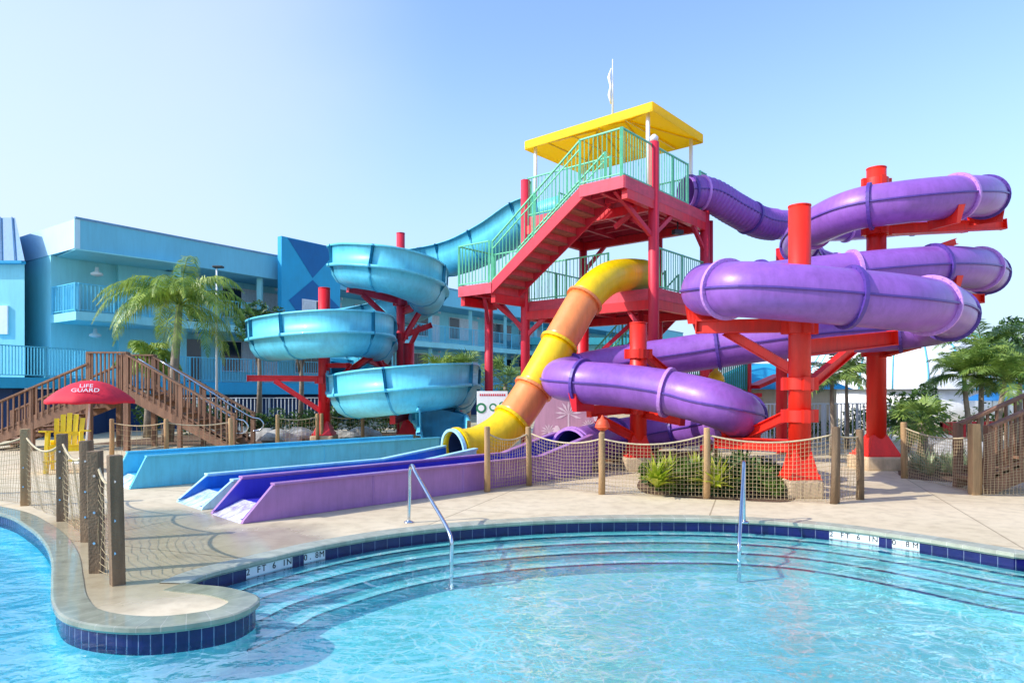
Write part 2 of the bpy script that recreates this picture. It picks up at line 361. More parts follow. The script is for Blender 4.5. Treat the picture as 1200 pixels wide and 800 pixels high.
    def poly(s, pts, z):
        t = tessellate_polygon([[Vector((p[0], p[1], 0)) for p in pts]])
        i = len(s.v); s.v += [Vector((p[0], p[1], z)) for p in pts]
        for a, b, c in t:
            A, B, D = s.v[i+a], s.v[i+b], s.v[i+c]
            s.f.append((i+a, i+b, i+c) if (B-A).cross(D-A).z > 0 else (i+a, i+c, i+b))
        return s
    def prism(s, pts, nvec):
        """planar outline pts, extruded by nvec"""
        i = len(s.v); n = len(pts); nv = Vector(nvec)
        s.v += [Vector(p) for p in pts]+[Vector(p)+nv for p in pts]
        s.f.append(tuple(range(i, i+n))); s.f.append(tuple(reversed(range(i+n, i+2*n))))
        for j in range(n): s.f.append((i+j, i+n+j, i+n+(j+1) % n, i+(j+1) % n))
        return s
    def build(s, name, m, parent=None, bevel=0, solid=0, fix=True):
        off = OFF.get(parent.name, Vector((0, 0, 0))) if parent else Vector((0, 0, 0))
        me = bpy.data.meshes.new(name); me.from_pydata([tuple(v-off) for v in s.v], [], s.f)
        for k in s.smooth: me.polygons[k].use_smooth = True
        if s.uv:
            ul = me.uv_layers.new(name='UVMap')
            for k, uv in s.uv.items():
                for li, c in zip(me.polygons[k].loop_indices, uv): ul.data[li].uv = c
        if fix and not s.uv:
            bm = bmesh.new(); bm.from_mesh(me); bmesh.ops.recalc_face_normals(bm, faces=bm.faces); bm.to_mesh(me); bm.free()
        me.materials.append(m if not isinstance(m, str) else M[m])
        o = bpy.data.objects.new(name, me); C.objects.link(o)
        if parent: o.parent = parent; OFF[o.name] = off
        else: OFF[o.name] = Vector((0, 0, 0))
        if solid:
            md = o.modifiers.new('shell', 'SOLIDIFY'); md.thickness = solid; md.offset = 0
        if bevel:
            md = o.modifiers.new('soft_edge', 'BEVEL'); md.width = bevel; md.segments = 2; md.limit_method = 'ANGLE'
        return o
def thing(name, label, cat, loc=(0, 0, 0), group=None):
    o = bpy.data.objects.new(name, None); C.objects.link(o); o.location = loc; o.empty_display_size = .2
    o['label'] = label; o['category'] = cat
    if group: o['group'] = group
    OFF[o.name] = Vector(loc); return o
def tag(o, label, cat, group=None):
    o['label'] = label; o['category'] = cat
    if group: o['group'] = group
    return o
def setting(o, kind='structure'): o['kind'] = kind; return o
def copy_tree(o, parent=None):
    c = o.copy(); C.objects.link(c); c.parent = parent
    for ch in list(o.children): copy_tree(ch, c)
    return c
def text_mesh(name, txt, size, origin, right, up, m, parent, lift=.004, depth=.002, font_scale_x=1.):
    cu = bpy.data.curves.new('lettering', 'FONT'); cu.body = txt; cu.size = size; cu.align_x = 'CENTER'; cu.align_y = 'CENTER'; cu.extrude = depth;
    to = bpy.data.objects.new('lettering_tmp', cu); C.objects.link(to)
    dg = bpy.context.evaluated_depsgraph_get(); me = bpy.data.meshes.new_from_object(to.evaluated_get(dg))
    bpy.data.objects.remove(to); bpy.data.curves.remove(cu)
    right = Vector(right).normalized(); up = Vector(up).normalized(); nrm = right.cross(up)
    off = OFF.get(parent.name, Vector((0, 0, 0)))
    for v in me.vertices:
        c = v.co.copy(); v.co = Vector(origin)+right*c.x*font_scale_x+up*c.y+nrm*(c.z+lift)-off
    me.name = name; me.materials.clear(); me.materials.append(M[m])
    o = bpy.data.objects.new(name, me); C.objects.link(o); o.parent = parent; return o

# ------------------------------------------------------------------ pool and deck
far = [G(*p) for p in ((213, 684), (236, 673.5), (290, 659), (380, 638), (480, 622), (600, 611.5), (720, 607), (850, 608), (960, 615), (1070, 629), (1188, 648))]
far_c = resample(catmull(far, 12), .1)
rt = [Vector(p) for p in ((5.25, 6.75, 0), (4.95, 6.4, 0), (4.6, 5.9, 0), (4.3, 5.4, 0), (4.25, 4.5, 0), (4.6, 3, 0), (4.6, .8, 0))]
lobe = [G(*p) for p in ((0, 600), (35, 616), (54, 633), (64, 654), (65, 682), (67, 706), (80, 722), (115, 731), (168, 734), (224, 729), (272, 719.5), (299, 705), (296, 698), (262, 689), (232, 686), (213, 684))]
lobe_c = resample(catmull([Vector((-13, 10.9, 0)), Vector((-9.6, 10.4, 0))]+lobe, 10), .07)
outline = [Vector((-13, .8, 0)), Vector((-13, 10.9, 0))]+lobe_c[1:-1]+far_c+rt
WL = -.14
# deck sheet with the pool cut out
dx0, dx1, dy0, dy1 = -34, 34, -8, 30
def holed(outer, hole, z):
    t = tessellate_polygon([[Vector((p[0], p[1], 0)) for p in outer], [Vector((p[0], p[1], 0)) for p in hole]])
    pts = list(outer)+list(hole); mb = MB(); mb.v = [Vector((p[0], p[1], z)) for p in pts]
    for a, b, c in t:
        A, B, D = mb.v[a], mb.v[b], mb.v[c]
        mb.f.append((a, b, c) if (B-A).cross(D-A).z > 0 else (a, c, b))
    return mb
def offset_line(pts, d, closed=False):
    out = []
    n = len(pts)
    for i, p in enumerate(pts):
        a = pts[(i-1) % n] if (closed or i > 0) else p; b = pts[(i+1) % n] if (closed or i < n-1) else p
        T = (b-a); T.z = 0; T.normalize(); out.append(p+Vector((-T.y, T.x, 0))*d)
    return out
setting(holed([Vector((dx0, dy0, 0)), Vector((dx1, dy0, 0)), Vector((dx1, dy1, 0)), Vector((dx0, dy1, 0))], outline, 0).build('pool_deck', 'deck'))
g = MB(); R_ = 1500
g.quad((-R_, -R_, 0), (R_, -R_, 0), (R_, dy0, 0), (-R_, dy0, 0)); g.quad((-R_, dy1, 0), (R_, dy1, 0), (R_, R_*2, 0), (-R_, R_*2, 0))
g.quad((-R_, dy0, 0), (dx0, dy0, 0), (dx0, dy1, 0), (-R_, dy1, 0)); g.quad((dx1, dy0, 0), (R_, dy0, 0), (R_, dy1, 0), (dx1, dy1, 0))
setting(g.build('ground', 'ground'))
# coping, tile band and walls follow the edge; inside of the pool is to the right of travel
edge_l = [Vector((-13, 10.9, 0))]+lobe_c[1:]
def edge_strip(pts, name, prof, m, uvs=True):
    mb = MB(); L = 0
    rows = [[p+Vector((-T.y, T.x, 0))*(-a)+Vector((0, 0, z)) for a, z in prof] for p, T in
            [(pts[i], (pts[min(i+1, len(pts)-1)]-pts[max(i-1, 0)]).normalized()) for i in range(len(pts))]]
    pl = [0]
    for a, b in zip(prof, prof[1:]): pl.append(pl[-1]+math.hypot(b[0]-a[0], b[1]-a[1]))
    for i in range(len(pts)-1):
        d = (pts[i+1]-pts[i]).length
        for j in range(len(prof)-1):
            mb.quad(rows[i][j], rows[i][j+1], rows[i+1][j+1], rows[i+1][j], uv=[(L, pl[j]), (L, pl[j+1]), (L+d, pl[j+1]), (L+d, pl[j])])
        L += d
    return mb.build(name, m)
cop = [(-.2, -.01), (-.2, .008), (.015, .008), (.032, 0), (.034, -.03), (.02, -.048), (-.01, -.05)]
setting(edge_strip(edge_l, 'pool_coping', cop, 'coping_wet'))
setting(edge_strip(far_c+rt, 'pool_coping', cop, 'coping'))
setting(edge_strip(edge_l, 'waterline_tiles', [(0, -.048), (0, -.2)], 'navy_tile_small'))
setting(edge_strip(far_c+rt, 'waterline_tiles', [(0, -.048), (0, -.2)], 'navy_tile'))
FL = -.43
w = MB()
for pts in (edge_l, far_c+rt):
    for a, b in zip(pts, pts[1:]): w.quad(a+Vector((0, 0, -.2)), b+Vector((0, 0, -.2)), b+Vector((0, 0, FL)), a+Vector((0, 0, FL)))
w.poly([(-13, .6), (5.8, .6), (5.8, 9), (-2, 9.2), (-13, 11.2)], FL)
w.quad((-13, .8, 0), (4.6, .8, 0), (4.6, .8, FL), (-13, .8, FL)); w.quad((-13, 10.9, 0), (-13, .8, 0), (-13, .8, FL), (-13, 10.9, FL))
setting(w.build('pool_basin', 'plaster', fix=False))
# steps, concentric with the far edge
ext = [far_c[0]+Vector((-.9, -1.9, 0)), far_c[0]+Vector((-.62, -1.2, 0)), far_c[0]+Vector((-.35, -.6, 0))]
coast = resample(catmull(ext+far_c[::6]+[far_c[-1], far_c[-1]+Vector((.35, -.3, 0)), far_c[-1]+Vector((.7, -.7, 0))], 8), .1)
st = MB(); se = MB(); sl = MB()
offs = [0, .22, .46, .72, 1.0]; zs = [-.17, -.21, -.26, -.32]
# clip the steps so nothing leaves the basin: lie below the deck sheet anyway
for i in range(4):
    A = offset_line(coast, -offs[i]); B = offset_line(coast, -offs[i+1])
    Bi = offset_line(coast, -offs[i+1]+.1); z = zs[i]; zn = zs[i+1] if i < 3 else FL
    zt = z
    for k in range(len(coast)-1):
        if B[k].y < 4.98 and B[k].x < 0: continue
        st.quad(A[k]+Vector((0, 0, zt)), B[k]+Vector((0, 0, zt)), B[k+1]+Vector((0, 0, zt)), A[k+1]+Vector((0, 0, zt)))
        st.quad(B[k]+Vector((0, 0, z)), B[k]+Vector((0, 0, zn)), B[k+1]+Vector((0, 0, zn)), B[k+1]+Vector((0, 0, z)))
        se.quad(Bi[k]+Vector((0, 0, z+.004)), B[k]+Vector((0, 0, z+.004)), B[k+1]+Vector((0, 0, z+.004)), Bi[k+1]+Vector((0, 0, z+.004)))
    Bo = offset_line(coast, -offs[i+1]-.004)
    for k in range(len(coast)-1):
        if B[k].y < 4.98 and B[k].x < 0: continue
        sl.quad(Bo[k]+Vector((0, 0, z+.006)), Bo[k]+Vector((0, 0, z-.014)), Bo[k+1]+Vector((0, 0, z-.014)), Bo[k+1]+Vector((0, 0, z+.006)))
setting(st.build('pool_steps', 'step_tread', fix=False)); setting(se.build('step_nosing', 'step_edge', fix=False)); setting(sl.build('step_edge_line', 'step_line', fix=False))
# water: a plain sheet under the deck edge
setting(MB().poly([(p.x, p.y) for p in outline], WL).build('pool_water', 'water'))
# depth markers
def marker(pxa, pxb, txt, label, size):
    pts = resample(far_c, .02)
    px = [p.x/p.y*F+600 for p in pts]
    ia = min(range(len(pts)), key=lambda i: abs(px[i]-pxa)); ib = min(range(len(pts)), key=lambda i: abs(px[i]-pxb))
    t = thing('depth_marker', label, 'depth marker', pts[(ia+ib)//2]+Vector((0, 0, -.1)))
    mb = MB()
    def off(i, d):
        tt = (pts[i+1]-pts[i-1]).normalized(); return pts[i]+Vector((tt.y, -tt.x, 0))*d, tt
    for k in range(ia, ib):
        u, v = off(k, .005)[0], off(k+1, .005)[0]
        mb.quad(u+Vector((0, 0, -.05)), u+Vector((0, 0, -.15)), v+Vector((0, 0, -.15)), v+Vector((0, 0, -.05)))
    mb.build('tile_plate', 'white', t, fix=False)
    n = len(txt)
    for k, ch in enumerate(txt):
        if ch == ' ': continue
        i = int(ia+(ib-ia)*(k+.5)/n); q, tt = off(i, .006)
        text_mesh('lettering', ch, size, q+Vector((0, 0, -.092)), tt, (0, 0, 1), 'black', t, lift=.001, font_scale_x=.95)
marker(289, 343, '2 FT 6 IN', 'white depth marker reading 2 FT 6 IN at the left side of the pool edge', .088)
marker(356, 381, '0.8M', 'white depth marker reading 0.8M at the left side of the pool edge', .088)
marker(973, 1031, '2 FT 6 IN', 'white depth marker reading 2 FT 6 IN at the right side of the pool edge', .088)
marker(1046, 1078, '0.8M', 'white depth marker reading 0.8M at the right side of the pool edge', .088)
# handrails
def rail(name, label, a, b, c, d, r=.021):
    t = thing(name, label, 'handrail', a, group='stainless pool handrails')
    pts = catmull([a, a.lerp(b, .5), a.lerp(b, .93), b.lerp(c, .06)+Vector((0, 0, .015)), b.lerp(c, .14), b.lerp(c, .55), b.lerp(c, .95), c.lerp(d, .08), c.lerp(d, .5), d], 8)
    MB().tube(pts, r, 14).build('tube', 'steel', t)
    MB().lathe(a, [(.06, .001), (.06, .012), (.03, .025)], 18).build('base_plate', 'steel', t)
a = G(479, 612); b = a+Vector((.02, 0, .74)); c = Vector((P(529, 640, 7.0).x, 7.0, .02)); 
rail('pool_handrail', 'bent stainless handrail over the pool steps beside the purple trough', a, b, P(529, 628, 7.05), Vector((P(529, 628, 7.05).x, 7.05, -.45)))
a = G(872, 612); b = Vector((a.x-.0, a.y, .79))
e = P(868, 640, 7.25)
rail('pool_handrail', 'stainless handrail seen end on in front of the planting bed', a, b, Vector((e.x, 7.3, -.02)), Vector((e.x, 7.3, -.5)))

# ------------------------------------------------------------------ rope fences
def net_bay(mb, a, b, ha, hb, sag, cell=.055, r=.0036, z0=.03, slack=.0):
    L = (b-a).length; n = max(2, int(L/cell)); T = (b-a).normalized(); S = Vector((-T.y, T.x, 0))
    def top(u): return ha+(hb-ha)*u-sag*4*u*(1-u)
    def pt(u, v):
        z = z0+(top(u)-z0)*v
        bow = slack*math.sin(PI*u)*math.sin(PI*v)+.012*math.sin(u*19+v*7)
        return a.lerp(b, u)+S*bow+Vector((0, 0, z+.006*math.sin(u*31+v*3)))
    for i in range(n+1):
        u = i/n; mb.tube([pt(u, v/5) for v in range(6)], r, 3, cap=False)
    m = max(3, int(((ha+hb)/2-sag)/cell))
    for j in range(m+1):
        v = j/m; mb.tube([pt(k/max(4, n//3), v) for k in range(max(4, n//3)+1)], r, 3, cap=False)
def rope_fence(label, posts, ptop, sag, group=None, pr=.055, square=False, pm='woodpost', nets=True, bolts=False, skip=(), finial=None, cell=.055, nr=.0036):
    t = thing('rope_fence', label, 'rope fence', posts[0], group)
    for i, (p, h) in enumerate(zip(posts, ptop)):
        lean = Vector((random.uniform(-.02, .02), random.uniform(-.02, .02), 0))
        mm = pm[i] if isinstance(pm, (list, tuple)) else pm
        if square:
            mb = MB().bar(p+Vector((0, 0, -.05)), p+lean+Vector((0, 0, h)), pr*2, pr*2); po = mb.build('post', mm, t, bevel=.008)
            if bolts:
                bb = MB()
                for z in (.25, .5, .8):
                    c = p+Vector((.01, -pr-.004, z*h)); bb.cyl(c, c+Vector((0, -.008, 0)), .012, 8)
                bb.build('bolt', 'steel', po)
        else:
            MB().tube([p+Vector((0, 0, -.05)), p+lean*.5+Vector((.004, 0, h*.5)), p+lean+Vector((0, 0, h-.02)), p+lean+Vector((0, 0, h))], [pr*1.03, pr, pr*.95, pr*.8], 14).build('post', mm, t)
    for i in range(len(posts)-1):
        if i in skip: continue
        a, b = posts[i], posts[i+1]; ha, hb = ptop[i]*.9, ptop[i+1]*.9
        rp = []
        for k in range(13):
            u = k/12; rp.append(a.lerp(b, u)+Vector((0, 0, ha+(hb-ha)*u-sag*4*u*(1-u))))
        MB().tube(rp, .014, 6).build('rope', 'rope', t)
        if nets:
            mb = MB(); net_bay(mb, a, b, ha, hb, sag, cell, nr); mb.build('net', 'net', t)
    return t
pL = [G(-62, 580), G(30, 592), G(73, 610), G(103, 634), G(114, 670), G(138, 684)]
rope_fence('weathered square post rope and net fence on the deck spit at the left', pL, [1.1]*6, .16, pr=.052, square=True, pm=['woodpost', 'woodpost', 'woodpost_dark', 'woodpost_dark', 'woodpost_dark', 'woodpost_dark'], bolts=True, cell=.06, nr=.003)
pR = [G(571, 576), G(620, 569), G(705, 579), G(828, 584), G(977, 590)]
rope_fence('long sagging rope and net fence between the pool and the red slide columns', pR, [1.06, 1.02, .98, 1.08, 1.12], .12, pr=.05, pm=['woodpost', 'woodpost', 'woodpost', 'woodpost', 'woodpost_dark'])
rope_fence('short taut net fence between two dark posts at the gap in the deck', [G(979, 589), G(1008, 585)], [1.11, 1.06], .03, pr=.055, pm='woodpost_dark')
rope_fence('rope and net fence in front of the spiky plants at the right', [G(1060, 560), G(1146, 579)], [1.05, 1.02], .1, pr=.06, pm='woodpost')

# ------------------------------------------------------------------ purple slide and other tubes
def tube_slide(name, label, cat, pts, r, m, fm, spacing, sections=None, seams=True, mouth=None):
    c = resample(catmull(pts, 8), .12); fr = frames(c)
    root = thing(name, label, cat, (c[-1].x, c[-1].y, 0))
    ring = [(r*math.cos(2*PI*k/28), r*math.sin(2*PI*k/28)) for k in range(28)]
    L = [0]
    for a, b in zip(c, c[1:]): L.append(L[-1]+(b-a).length)
    if sections:
        cuts = [0]+[min(range(len(c)), key=lambda i: (c[i]-q).length) for q in sections]+[len(c)-1]
        for k in range(len(cuts)-1):
            o = MB().sweep(fr[cuts[k]:cuts[k+1]+1], ring, closed=True).build('tube_section', m[k % len(m)], root, solid=.02)
            o['label'] = ('yellow' if m[k % len(m)] == 'yellow' else 'orange')+' section of the tube'
        marks = cuts[1:-1]+[len(c)-2]
    else:
        MB().sweep(fr, ring, closed=True).build('tube', m, root, solid=.02)
        marks = [1]; s = spacing*.3
        while s < L[-1]:
            marks.append(min(range(len(L)), key=lambda i: abs(L[i]-s))); s += spacing
    for n_, k in enumerate(marks):
        p, T, S, U = fr[k]; R2 = r+.065
        fl = []
        for (d, rr) in ((-.03, r-.005), (-.03, R2), (.03, R2), (.03, r-.005)):
            fl.append([(p+T*d+(S*math.cos(2*PI*j/32)+U*math.sin(2*PI*j/32))*rr) for j in range(32)])
        mb = MB(); mb.v = [q for row in fl for q in row]
        for a in range(4):
            for j in range(32):
                mb.f.append((a*32+j, a*32+(j+1) % 32, ((a+1) % 4)*32+(j+1) % 32, ((a+1) % 4)*32+j))
        bo = mb
        for j in range(20):
            a = 2*PI*(j+.5)/20; q = p+(S*math.cos(a)+U*math.sin(a))*(r+.035)
            bo.cyl(q-T*.04, q+T*.04, .011, 6)
        mb.build('flange', fm[n_ % len(fm)], root)
    if seams:
        for sg in (-1, 1):
            MB().sweep(fr, [(sg*(r-.004), -.014), (sg*(r+.04), -.014), (sg*(r+.04), .014), (sg*(r-.004), .014)], closed=True, smooth=False, cap=True).build('seam', 'purple_dark', root)
    return root, c, fr, L
pp = [(803, 226, 17.55), (830, 228, 17.8), (862, 246, 18.2), (892, 261, 18.7), (925, 264, 19.2), (975, 266, 19.6), (1035, 262, 19.6), (1090, 254, 18.7), (1130, 244, 17.1),
      (1153, 235, 15.4), (1147, 230, 13.9), (1105, 232, 13.2), (1050, 238, 13.15), (1004, 245, 13.5), (962, 262, 14.4), (939, 281, 16), (944, 302, 18), (985, 317, 19.4), (1050, 330, 19.6),
      (1105, 332, 18.8), (1140, 328, 17.2), (1156, 322, 15.5), (1146, 315, 14.0), (1105, 313, 13.2), (1040, 317, 12.95), (960, 325, 12.95), (890, 333, 12.85), (848, 338, 12.5), (829, 340, 11.7),
      (834, 340, 10.7), (868, 339, 9.95), (930, 343, 9.72), (1000, 349, 9.72), (1060, 355, 9.9), (1102, 361, 10.75), (1110, 372, 12.0), (1085, 381, 12.9), (1040, 387, 13.3), (970, 392, 13.9),
      (890, 402, 14.5), (810, 414, 15.0), (740, 424, 15.2), (690, 433, 15.1), (662, 441, 14.4), (660, 445, 13.6), (685, 448, 13.1), (740, 453, 12.7), (799, 463, 12.2), (840, 474, 11.75),
      (863, 484, 11.8), (866, 491, 12.7), (850, 495, 13.8), (825, 499, 14.8), (790, 503, 15.5), (752, 507, 15.6), (718, 513, 15), (693, 520, 14.3), (668, 527, 13.6)]
pts = [P(*p) for p in pp]; PR = .4
proot, pc, pfr, pL_ = tube_slide('tube_slide', 'long winding purple enclosed tube slide looping around the red masts', 'water slide', pts, .4, 'purple', ['purple_dark', 'purple_pale', 'purple_dark', 'purple_dark', 'purple_pale'], 1.75)
# corrugation on the first section under the tower
cor = MB(); n_c = 0
for k in range(2, len(pL_)):
    if pL_[k] > 3.3: break
    p, T, S, U = pfr[k]
    for h in (0,):
        q = p+T*h; rs = [(q+T*d+(S*math.cos(2*PI*j/28)+U*math.sin(2*PI*j/28))*rr) for (d, rr) in ((-.045, .405), (0, .442), (.045, .405)) for j in range(28)]
        i = len(cor.v); cor.v += rs
        for a in range(2):
            for j in range(28): cor.f.append((i+a*28+j, i+a*28+(j+1) % 28, i+(a+1)*28+(j+1) % 28, i+(a+1)*28+j)); cor.smooth.add(len(cor.f)-1)
cor.build('corrugation', 'purple', proot)
yp = [P(*q) for q in ((752, 322, 16.9), (733, 322, 16.2), (712, 327, 15.6), (690, 345, 15.2), (665, 385, 14.9), (640, 430, 14.6), (612, 476, 14.3), (590, 503, 14.05), (563, 520, 13.75), (531, 527, 13.35))]
yroot, yc, yfr, yL = tube_slide('tube_slide', 'steep straight tube slide in yellow and orange sections with flared joints', 'water slide', yp, .375, ['yellow', 'orange', 'yellow', 'orange', 'yellow'],
    ['orange', 'yellow', 'orange', 'yellow', 'yellow'], 2, sections=[P(681, 352, 15.1), P(655, 401, 14.8), P(625, 453, 14.45), P(598, 492, 14.1)], seams=False)
def mouth(root, fr_end, r, m, inner):
    p, T, S, U = fr_end
    mb = MB(); rows = []
    for (d, rr) in ((-.05, r), (-.05, r+.05), (.02, r+.05), (.02, r)):
        rows.append([p+T*d+(S*math.cos(2*PI*j/32)+U*math.sin(2*PI*j/32))*rr for j in range(32)])
    mb.v = [q for row in rows for q in row]
    for a in range(4):
        for j in range(32): mb.f.append((a*32+j, a*32+(j+1) % 32, ((a+1) % 4)*32+(j+1) % 32, ((a+1) % 4)*32+j))
    mb.build('mouth_rim', m, root)
mouth(proot, pfr[-1], .4, 'purple_pale', None); mouth(yroot, yfr[-1], .375, 'aqua_pale', None)
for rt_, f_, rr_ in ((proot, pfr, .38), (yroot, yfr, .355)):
    MB().sweep(f_[-16:-1], [(rr_*math.cos(2*PI*k/28), rr_*math.sin(2*PI*k/28)) for k in range(28)], closed=True).build('inner_lining', 'navy_wall', rt_)  # navy tubes added to darken the mouths, where sun lit the inside

# open aqua flume
prof = [(-.66, .30), (-.57, .31), (-.56, .0), (-.51, -.22), (-.37, -.41), (-.19, -.5), (0, -.53), (.19, -.5), (.37, -.41), (.51, -.22), (.56, -.01), (.67, -.01), (.67, .05), (.575, .06), (.60, .52), (.66, .54), (.66, .50)]
sp = [(643, 247, 19.4), (616, 256, 19.9), (580, 280, 20.6), (545, 297, 21.6), (505, 306, 22.8), (460, 310, 23.6), (430, 312, 23.2), (412, 313, 21.8), (411, 313, 20.3), (428, 314, 19.3), (457, 319, 18.9), (485, 329, 19.3), (500, 340, 20.6), (496, 351, 22.2),
      (472, 362, 23.4), (420, 374, 24.0), (355, 386, 23.8), (326, 394, 22.6), (314, 400, 21.0), (326, 398, 19.5), (364, 394, 18.5), (402, 392, 18.3), (428, 393, 18.9), (438, 400, 20.3), (438, 413, 21.8), (415, 431, 22.3), (410, 451, 21.3),
      (411, 464, 19.7), (427, 463, 18.3), (460, 459, 17.6), (505, 454, 17.7), (530, 452, 18.7), (537, 457, 20.4), (534, 467, 21.8), (515, 478, 22), (505, 488, 20.9), (511, 495, 19.3), (519, 502, 17.8), (520, 509, 16.6)]
prof = [(a, b*1.13) for a, b in prof]
sc_ = resample(catmull([P(*q) for q in sp], 8), .14); sfr = frames(sc_)
sroot = thing('open_flume_slide', 'aqua open flume water slide spiralling down beside the hotel', 'water slide', (sc_[-1].x, sc_[-1].y, 0))
MB().sweep(sfr, prof).build('flume', 'aqua', sroot, solid=.02)
s = 0; Lc = 0; nxt = .8
for k in range(1, len(sc_)-1):
    Lc += (sc_[k]-sc_[k-1]).length
    if Lc > nxt:
        nxt += 1.7; p, T, S, U = sfr[k]
        f2 = [(p-T*.025, T, S, U), (p+T*.025, T, S, U)]
        MB().sweep(f2, [(a*1.045, b*1.05 if b < 0 else b+.01) for a, b in prof]+[(a*.99, b*.99) for a, b in reversed(prof)], closed=True, smooth=False, cap=True).build('joint', 'aqua_dark', sroot)

# straight run-out troughs
E = Vector((.705, .709, 0)).normalized(); EN = Vector((E.y, -E.x, 0))     # EN points to the pool side
def trough(label, start, length, width, h, m_out, m_in, m_end, h_far=None, endpoints=.55, rise=0., cat='run-out trough'):
    t = thing('slide_trough', label, cat, start)
    hf = h_far if h_far else h
    th = .06
    for sgn, nm in ((1, 'near_wall'), (-1, 'far_wall')):
        base = start+EN*sgn*width/2
        a, b = base, base+E*length
        # outline in the wall plane: sloped front end
        H = h if sgn > 0 else hf
        out = [a, b, b+Vector((0, 0, H+rise)), b-E*1.5*(rise > 0)-E*.01+Vector((0, 0, H)), a+E*endpoints+Vector((0, 0, H)), a+E*.02+Vector((0, 0, .04))]
        MB().prism(out, -EN*sgn*th).build('side_wall', m_out, t, bevel=.008)
        # rim lip
        r0 = a+E*endpoints+Vector((0, 0, H+.012)); r1 = b-E*1.5*(rise > 0)+Vector((0, 0, H+.012))
        rm_ = MB().bar(r0-EN*sgn*.02, r1-EN*sgn*.02, .13, .03)
        if rise: rm_.bar(r1-EN*sgn*.02, b-EN*sgn*.02+Vector((0, 0, H+rise+.012)), .13, .03)
        rm_.build('rim', m_out, t, bevel=.006)
        if sgn > 0:
            d_ = 1.9
            while d_ < length-1.6:
                MB().bar(base+E*d_+EN*.006+Vector((0, 0, .02)), base+E*d_+EN*.006+Vector((0, 0, H-.01)), .03, .02).build('wall_joint', m_out, t); d_ += 1.7
        inn = [q-EN*sgn*(th+.004) for q in out]
        i2 = [inn[0]+Vector((0, 0, .05)), inn[1]+Vector((0, 0, .05)), inn[2]-Vector((0, 0, .02)), inn[3]-Vector((0, 0, .02)), inn[4]-Vector((0, 0, .02)), inn[5]]
        MB().prism(i2, -EN*sgn*.006).build('inner_lining', m_in, t)
    a = start; 
    fl = MB()
    fl.quad(a-EN*(width/2-th), a+EN*(width/2-th), a+E*endpoints+EN*(width/2-th)+Vector((0, 0, .16)), a+E*endpoints-EN*(width/2-th)+Vector((0, 0, .16)))
    fl.build('end_lip', 'wet_'+m_end, t)
    f2 = MB(); b = start+E*length
    f2.quad(a+E*endpoints-EN*(width/2-th)+Vector((0, 0, .16)), a+E*endpoints+EN*(width/2-th)+Vector((0, 0, .16)), b+EN*(width/2-th)+Vector((0, 0, .16)), b-EN*(width/2-th)+Vector((0, 0, .16)))
    f2.build('trough_floor', m_in, t)
    return t
tp = Vector((-3.68, 8.66, 0)); ty = Vector((-4.62, 9.62, 0)); tb = Vector((-6.75, 11.6, 0))
trough('purple run-out trough with indigo lining, nearest to the pool edge', tp, 6.95, 1.0, .44, 'purple_trough', 'indigo', 'purple_pale', rise=.32, endpoints=.4)
trough('light blue run-out trough squeezed between the purple one and the big aqua one', ty, 5.1, .98, .36, 'aqua_pale', 'inner_blue', 'aqua_pale', rise=.16, endpoints=.42)
trough('long tall aqua run-out trough ending beside the net fence', tb, 6.6, 1.1, .52, 'aqua_trough', 'aqua_trough', 'aqua_pale', endpoints=.25)

# ------------------------------------------------------------------ red masts
def mast(label, px, D, top, r, group, arms, foot=True, m='red_bright', bw=.66, collars=()):
    c = Vector(((px-600)*D/F, D, 0)); t = thing('support_mast', label, 'slide support', c, group)
    z0 = .62 if foot else 0
    MB().cyl(c+Vector((0, 0, z0-.3 if foot else 0)), c+Vector((0, 0, top)), r, 28).build('column', m, t)
    cp__ = MB().lathe(c, [(r+.006, top), (r+.006, top+.02), (r-.03, top+.03)], 40); cp__.smooth.clear(); cp__.build('cap_plate', m, t)
    if foot:
        b2 = bw/2; mb = MB()
        mb.box(c+Vector((0, 0, .13)), (bw, bw, .3)); mb.build('footing', 'concrete', t, bevel=.04)
        mb = MB(); q = bw*.42
        lo = [c+Vector((sx*q, sy*q, .285)) for sx, sy in ((-1, -1), (1, -1), (1, 1), (-1, 1))]
        hi = [c+Vector((sx*r*.8, sy*r*.8, .72)) for sx, sy in ((-1, -1), (1, -1), (1, 1), (-1, 1))]
        mb.v = lo+hi
        mb.f = [(0, 1, 5, 4), (1, 2, 6, 5), (2, 3, 7, 6), (3, 0, 4, 7), (3, 2, 1, 0), (4, 5, 6, 7)]
        mb.build('flared_base', m, t, bevel=.01)
        bo = MB().box(c+Vector((0, 0, .285)), (bw*.9, bw*.9, .03))
        for sx in (-1, 1):
            for sy in (-1, 1): bo.cyl(c+Vector((sx*bw*.4, sy*bw*.4, .29)), c+Vector((sx*bw*.4, sy*bw*.4, .36)), .014, 6)
        bo.build('base_plate', m, t)
    for z in collars:
        cl__ = MB().lathe(c, [(r, z-.09), (r+.045, z-.09), (r+.045, z+.09), (r, z+.09)], 40); cl__.smooth.clear(); cl__.build('collar', m, t)
        for ang in (0, PI/2, PI, 3*PI/2):
            d = Vector((math.cos(ang), math.sin(ang), 0)); MB().box(c+d*(r+.06)+Vector((0, 0, z)), (.1, .1, .2), ang).build('bracket', m, t)
    for a, b, w, h, nm in arms:
        a, b = Vector(a), Vector(b)
        T = (b-a).normalized(); mb = MB()
        # I-section beam
        S = T.cross(Vector((0, 0, 1))).normalized(); U = S.cross(T)
        for du in (-h/2, h/2):
            mb.bar(a+U*du, b+U*du, w, .016)
        mb.bar(a, b, .014, h-.018); mb.build(nm, m, t)
        if nm == 'arm':
            MB().bar(b-T*.012, b+T*.004, w+.02, h+.03).build('end_plate', m, t)
    return t
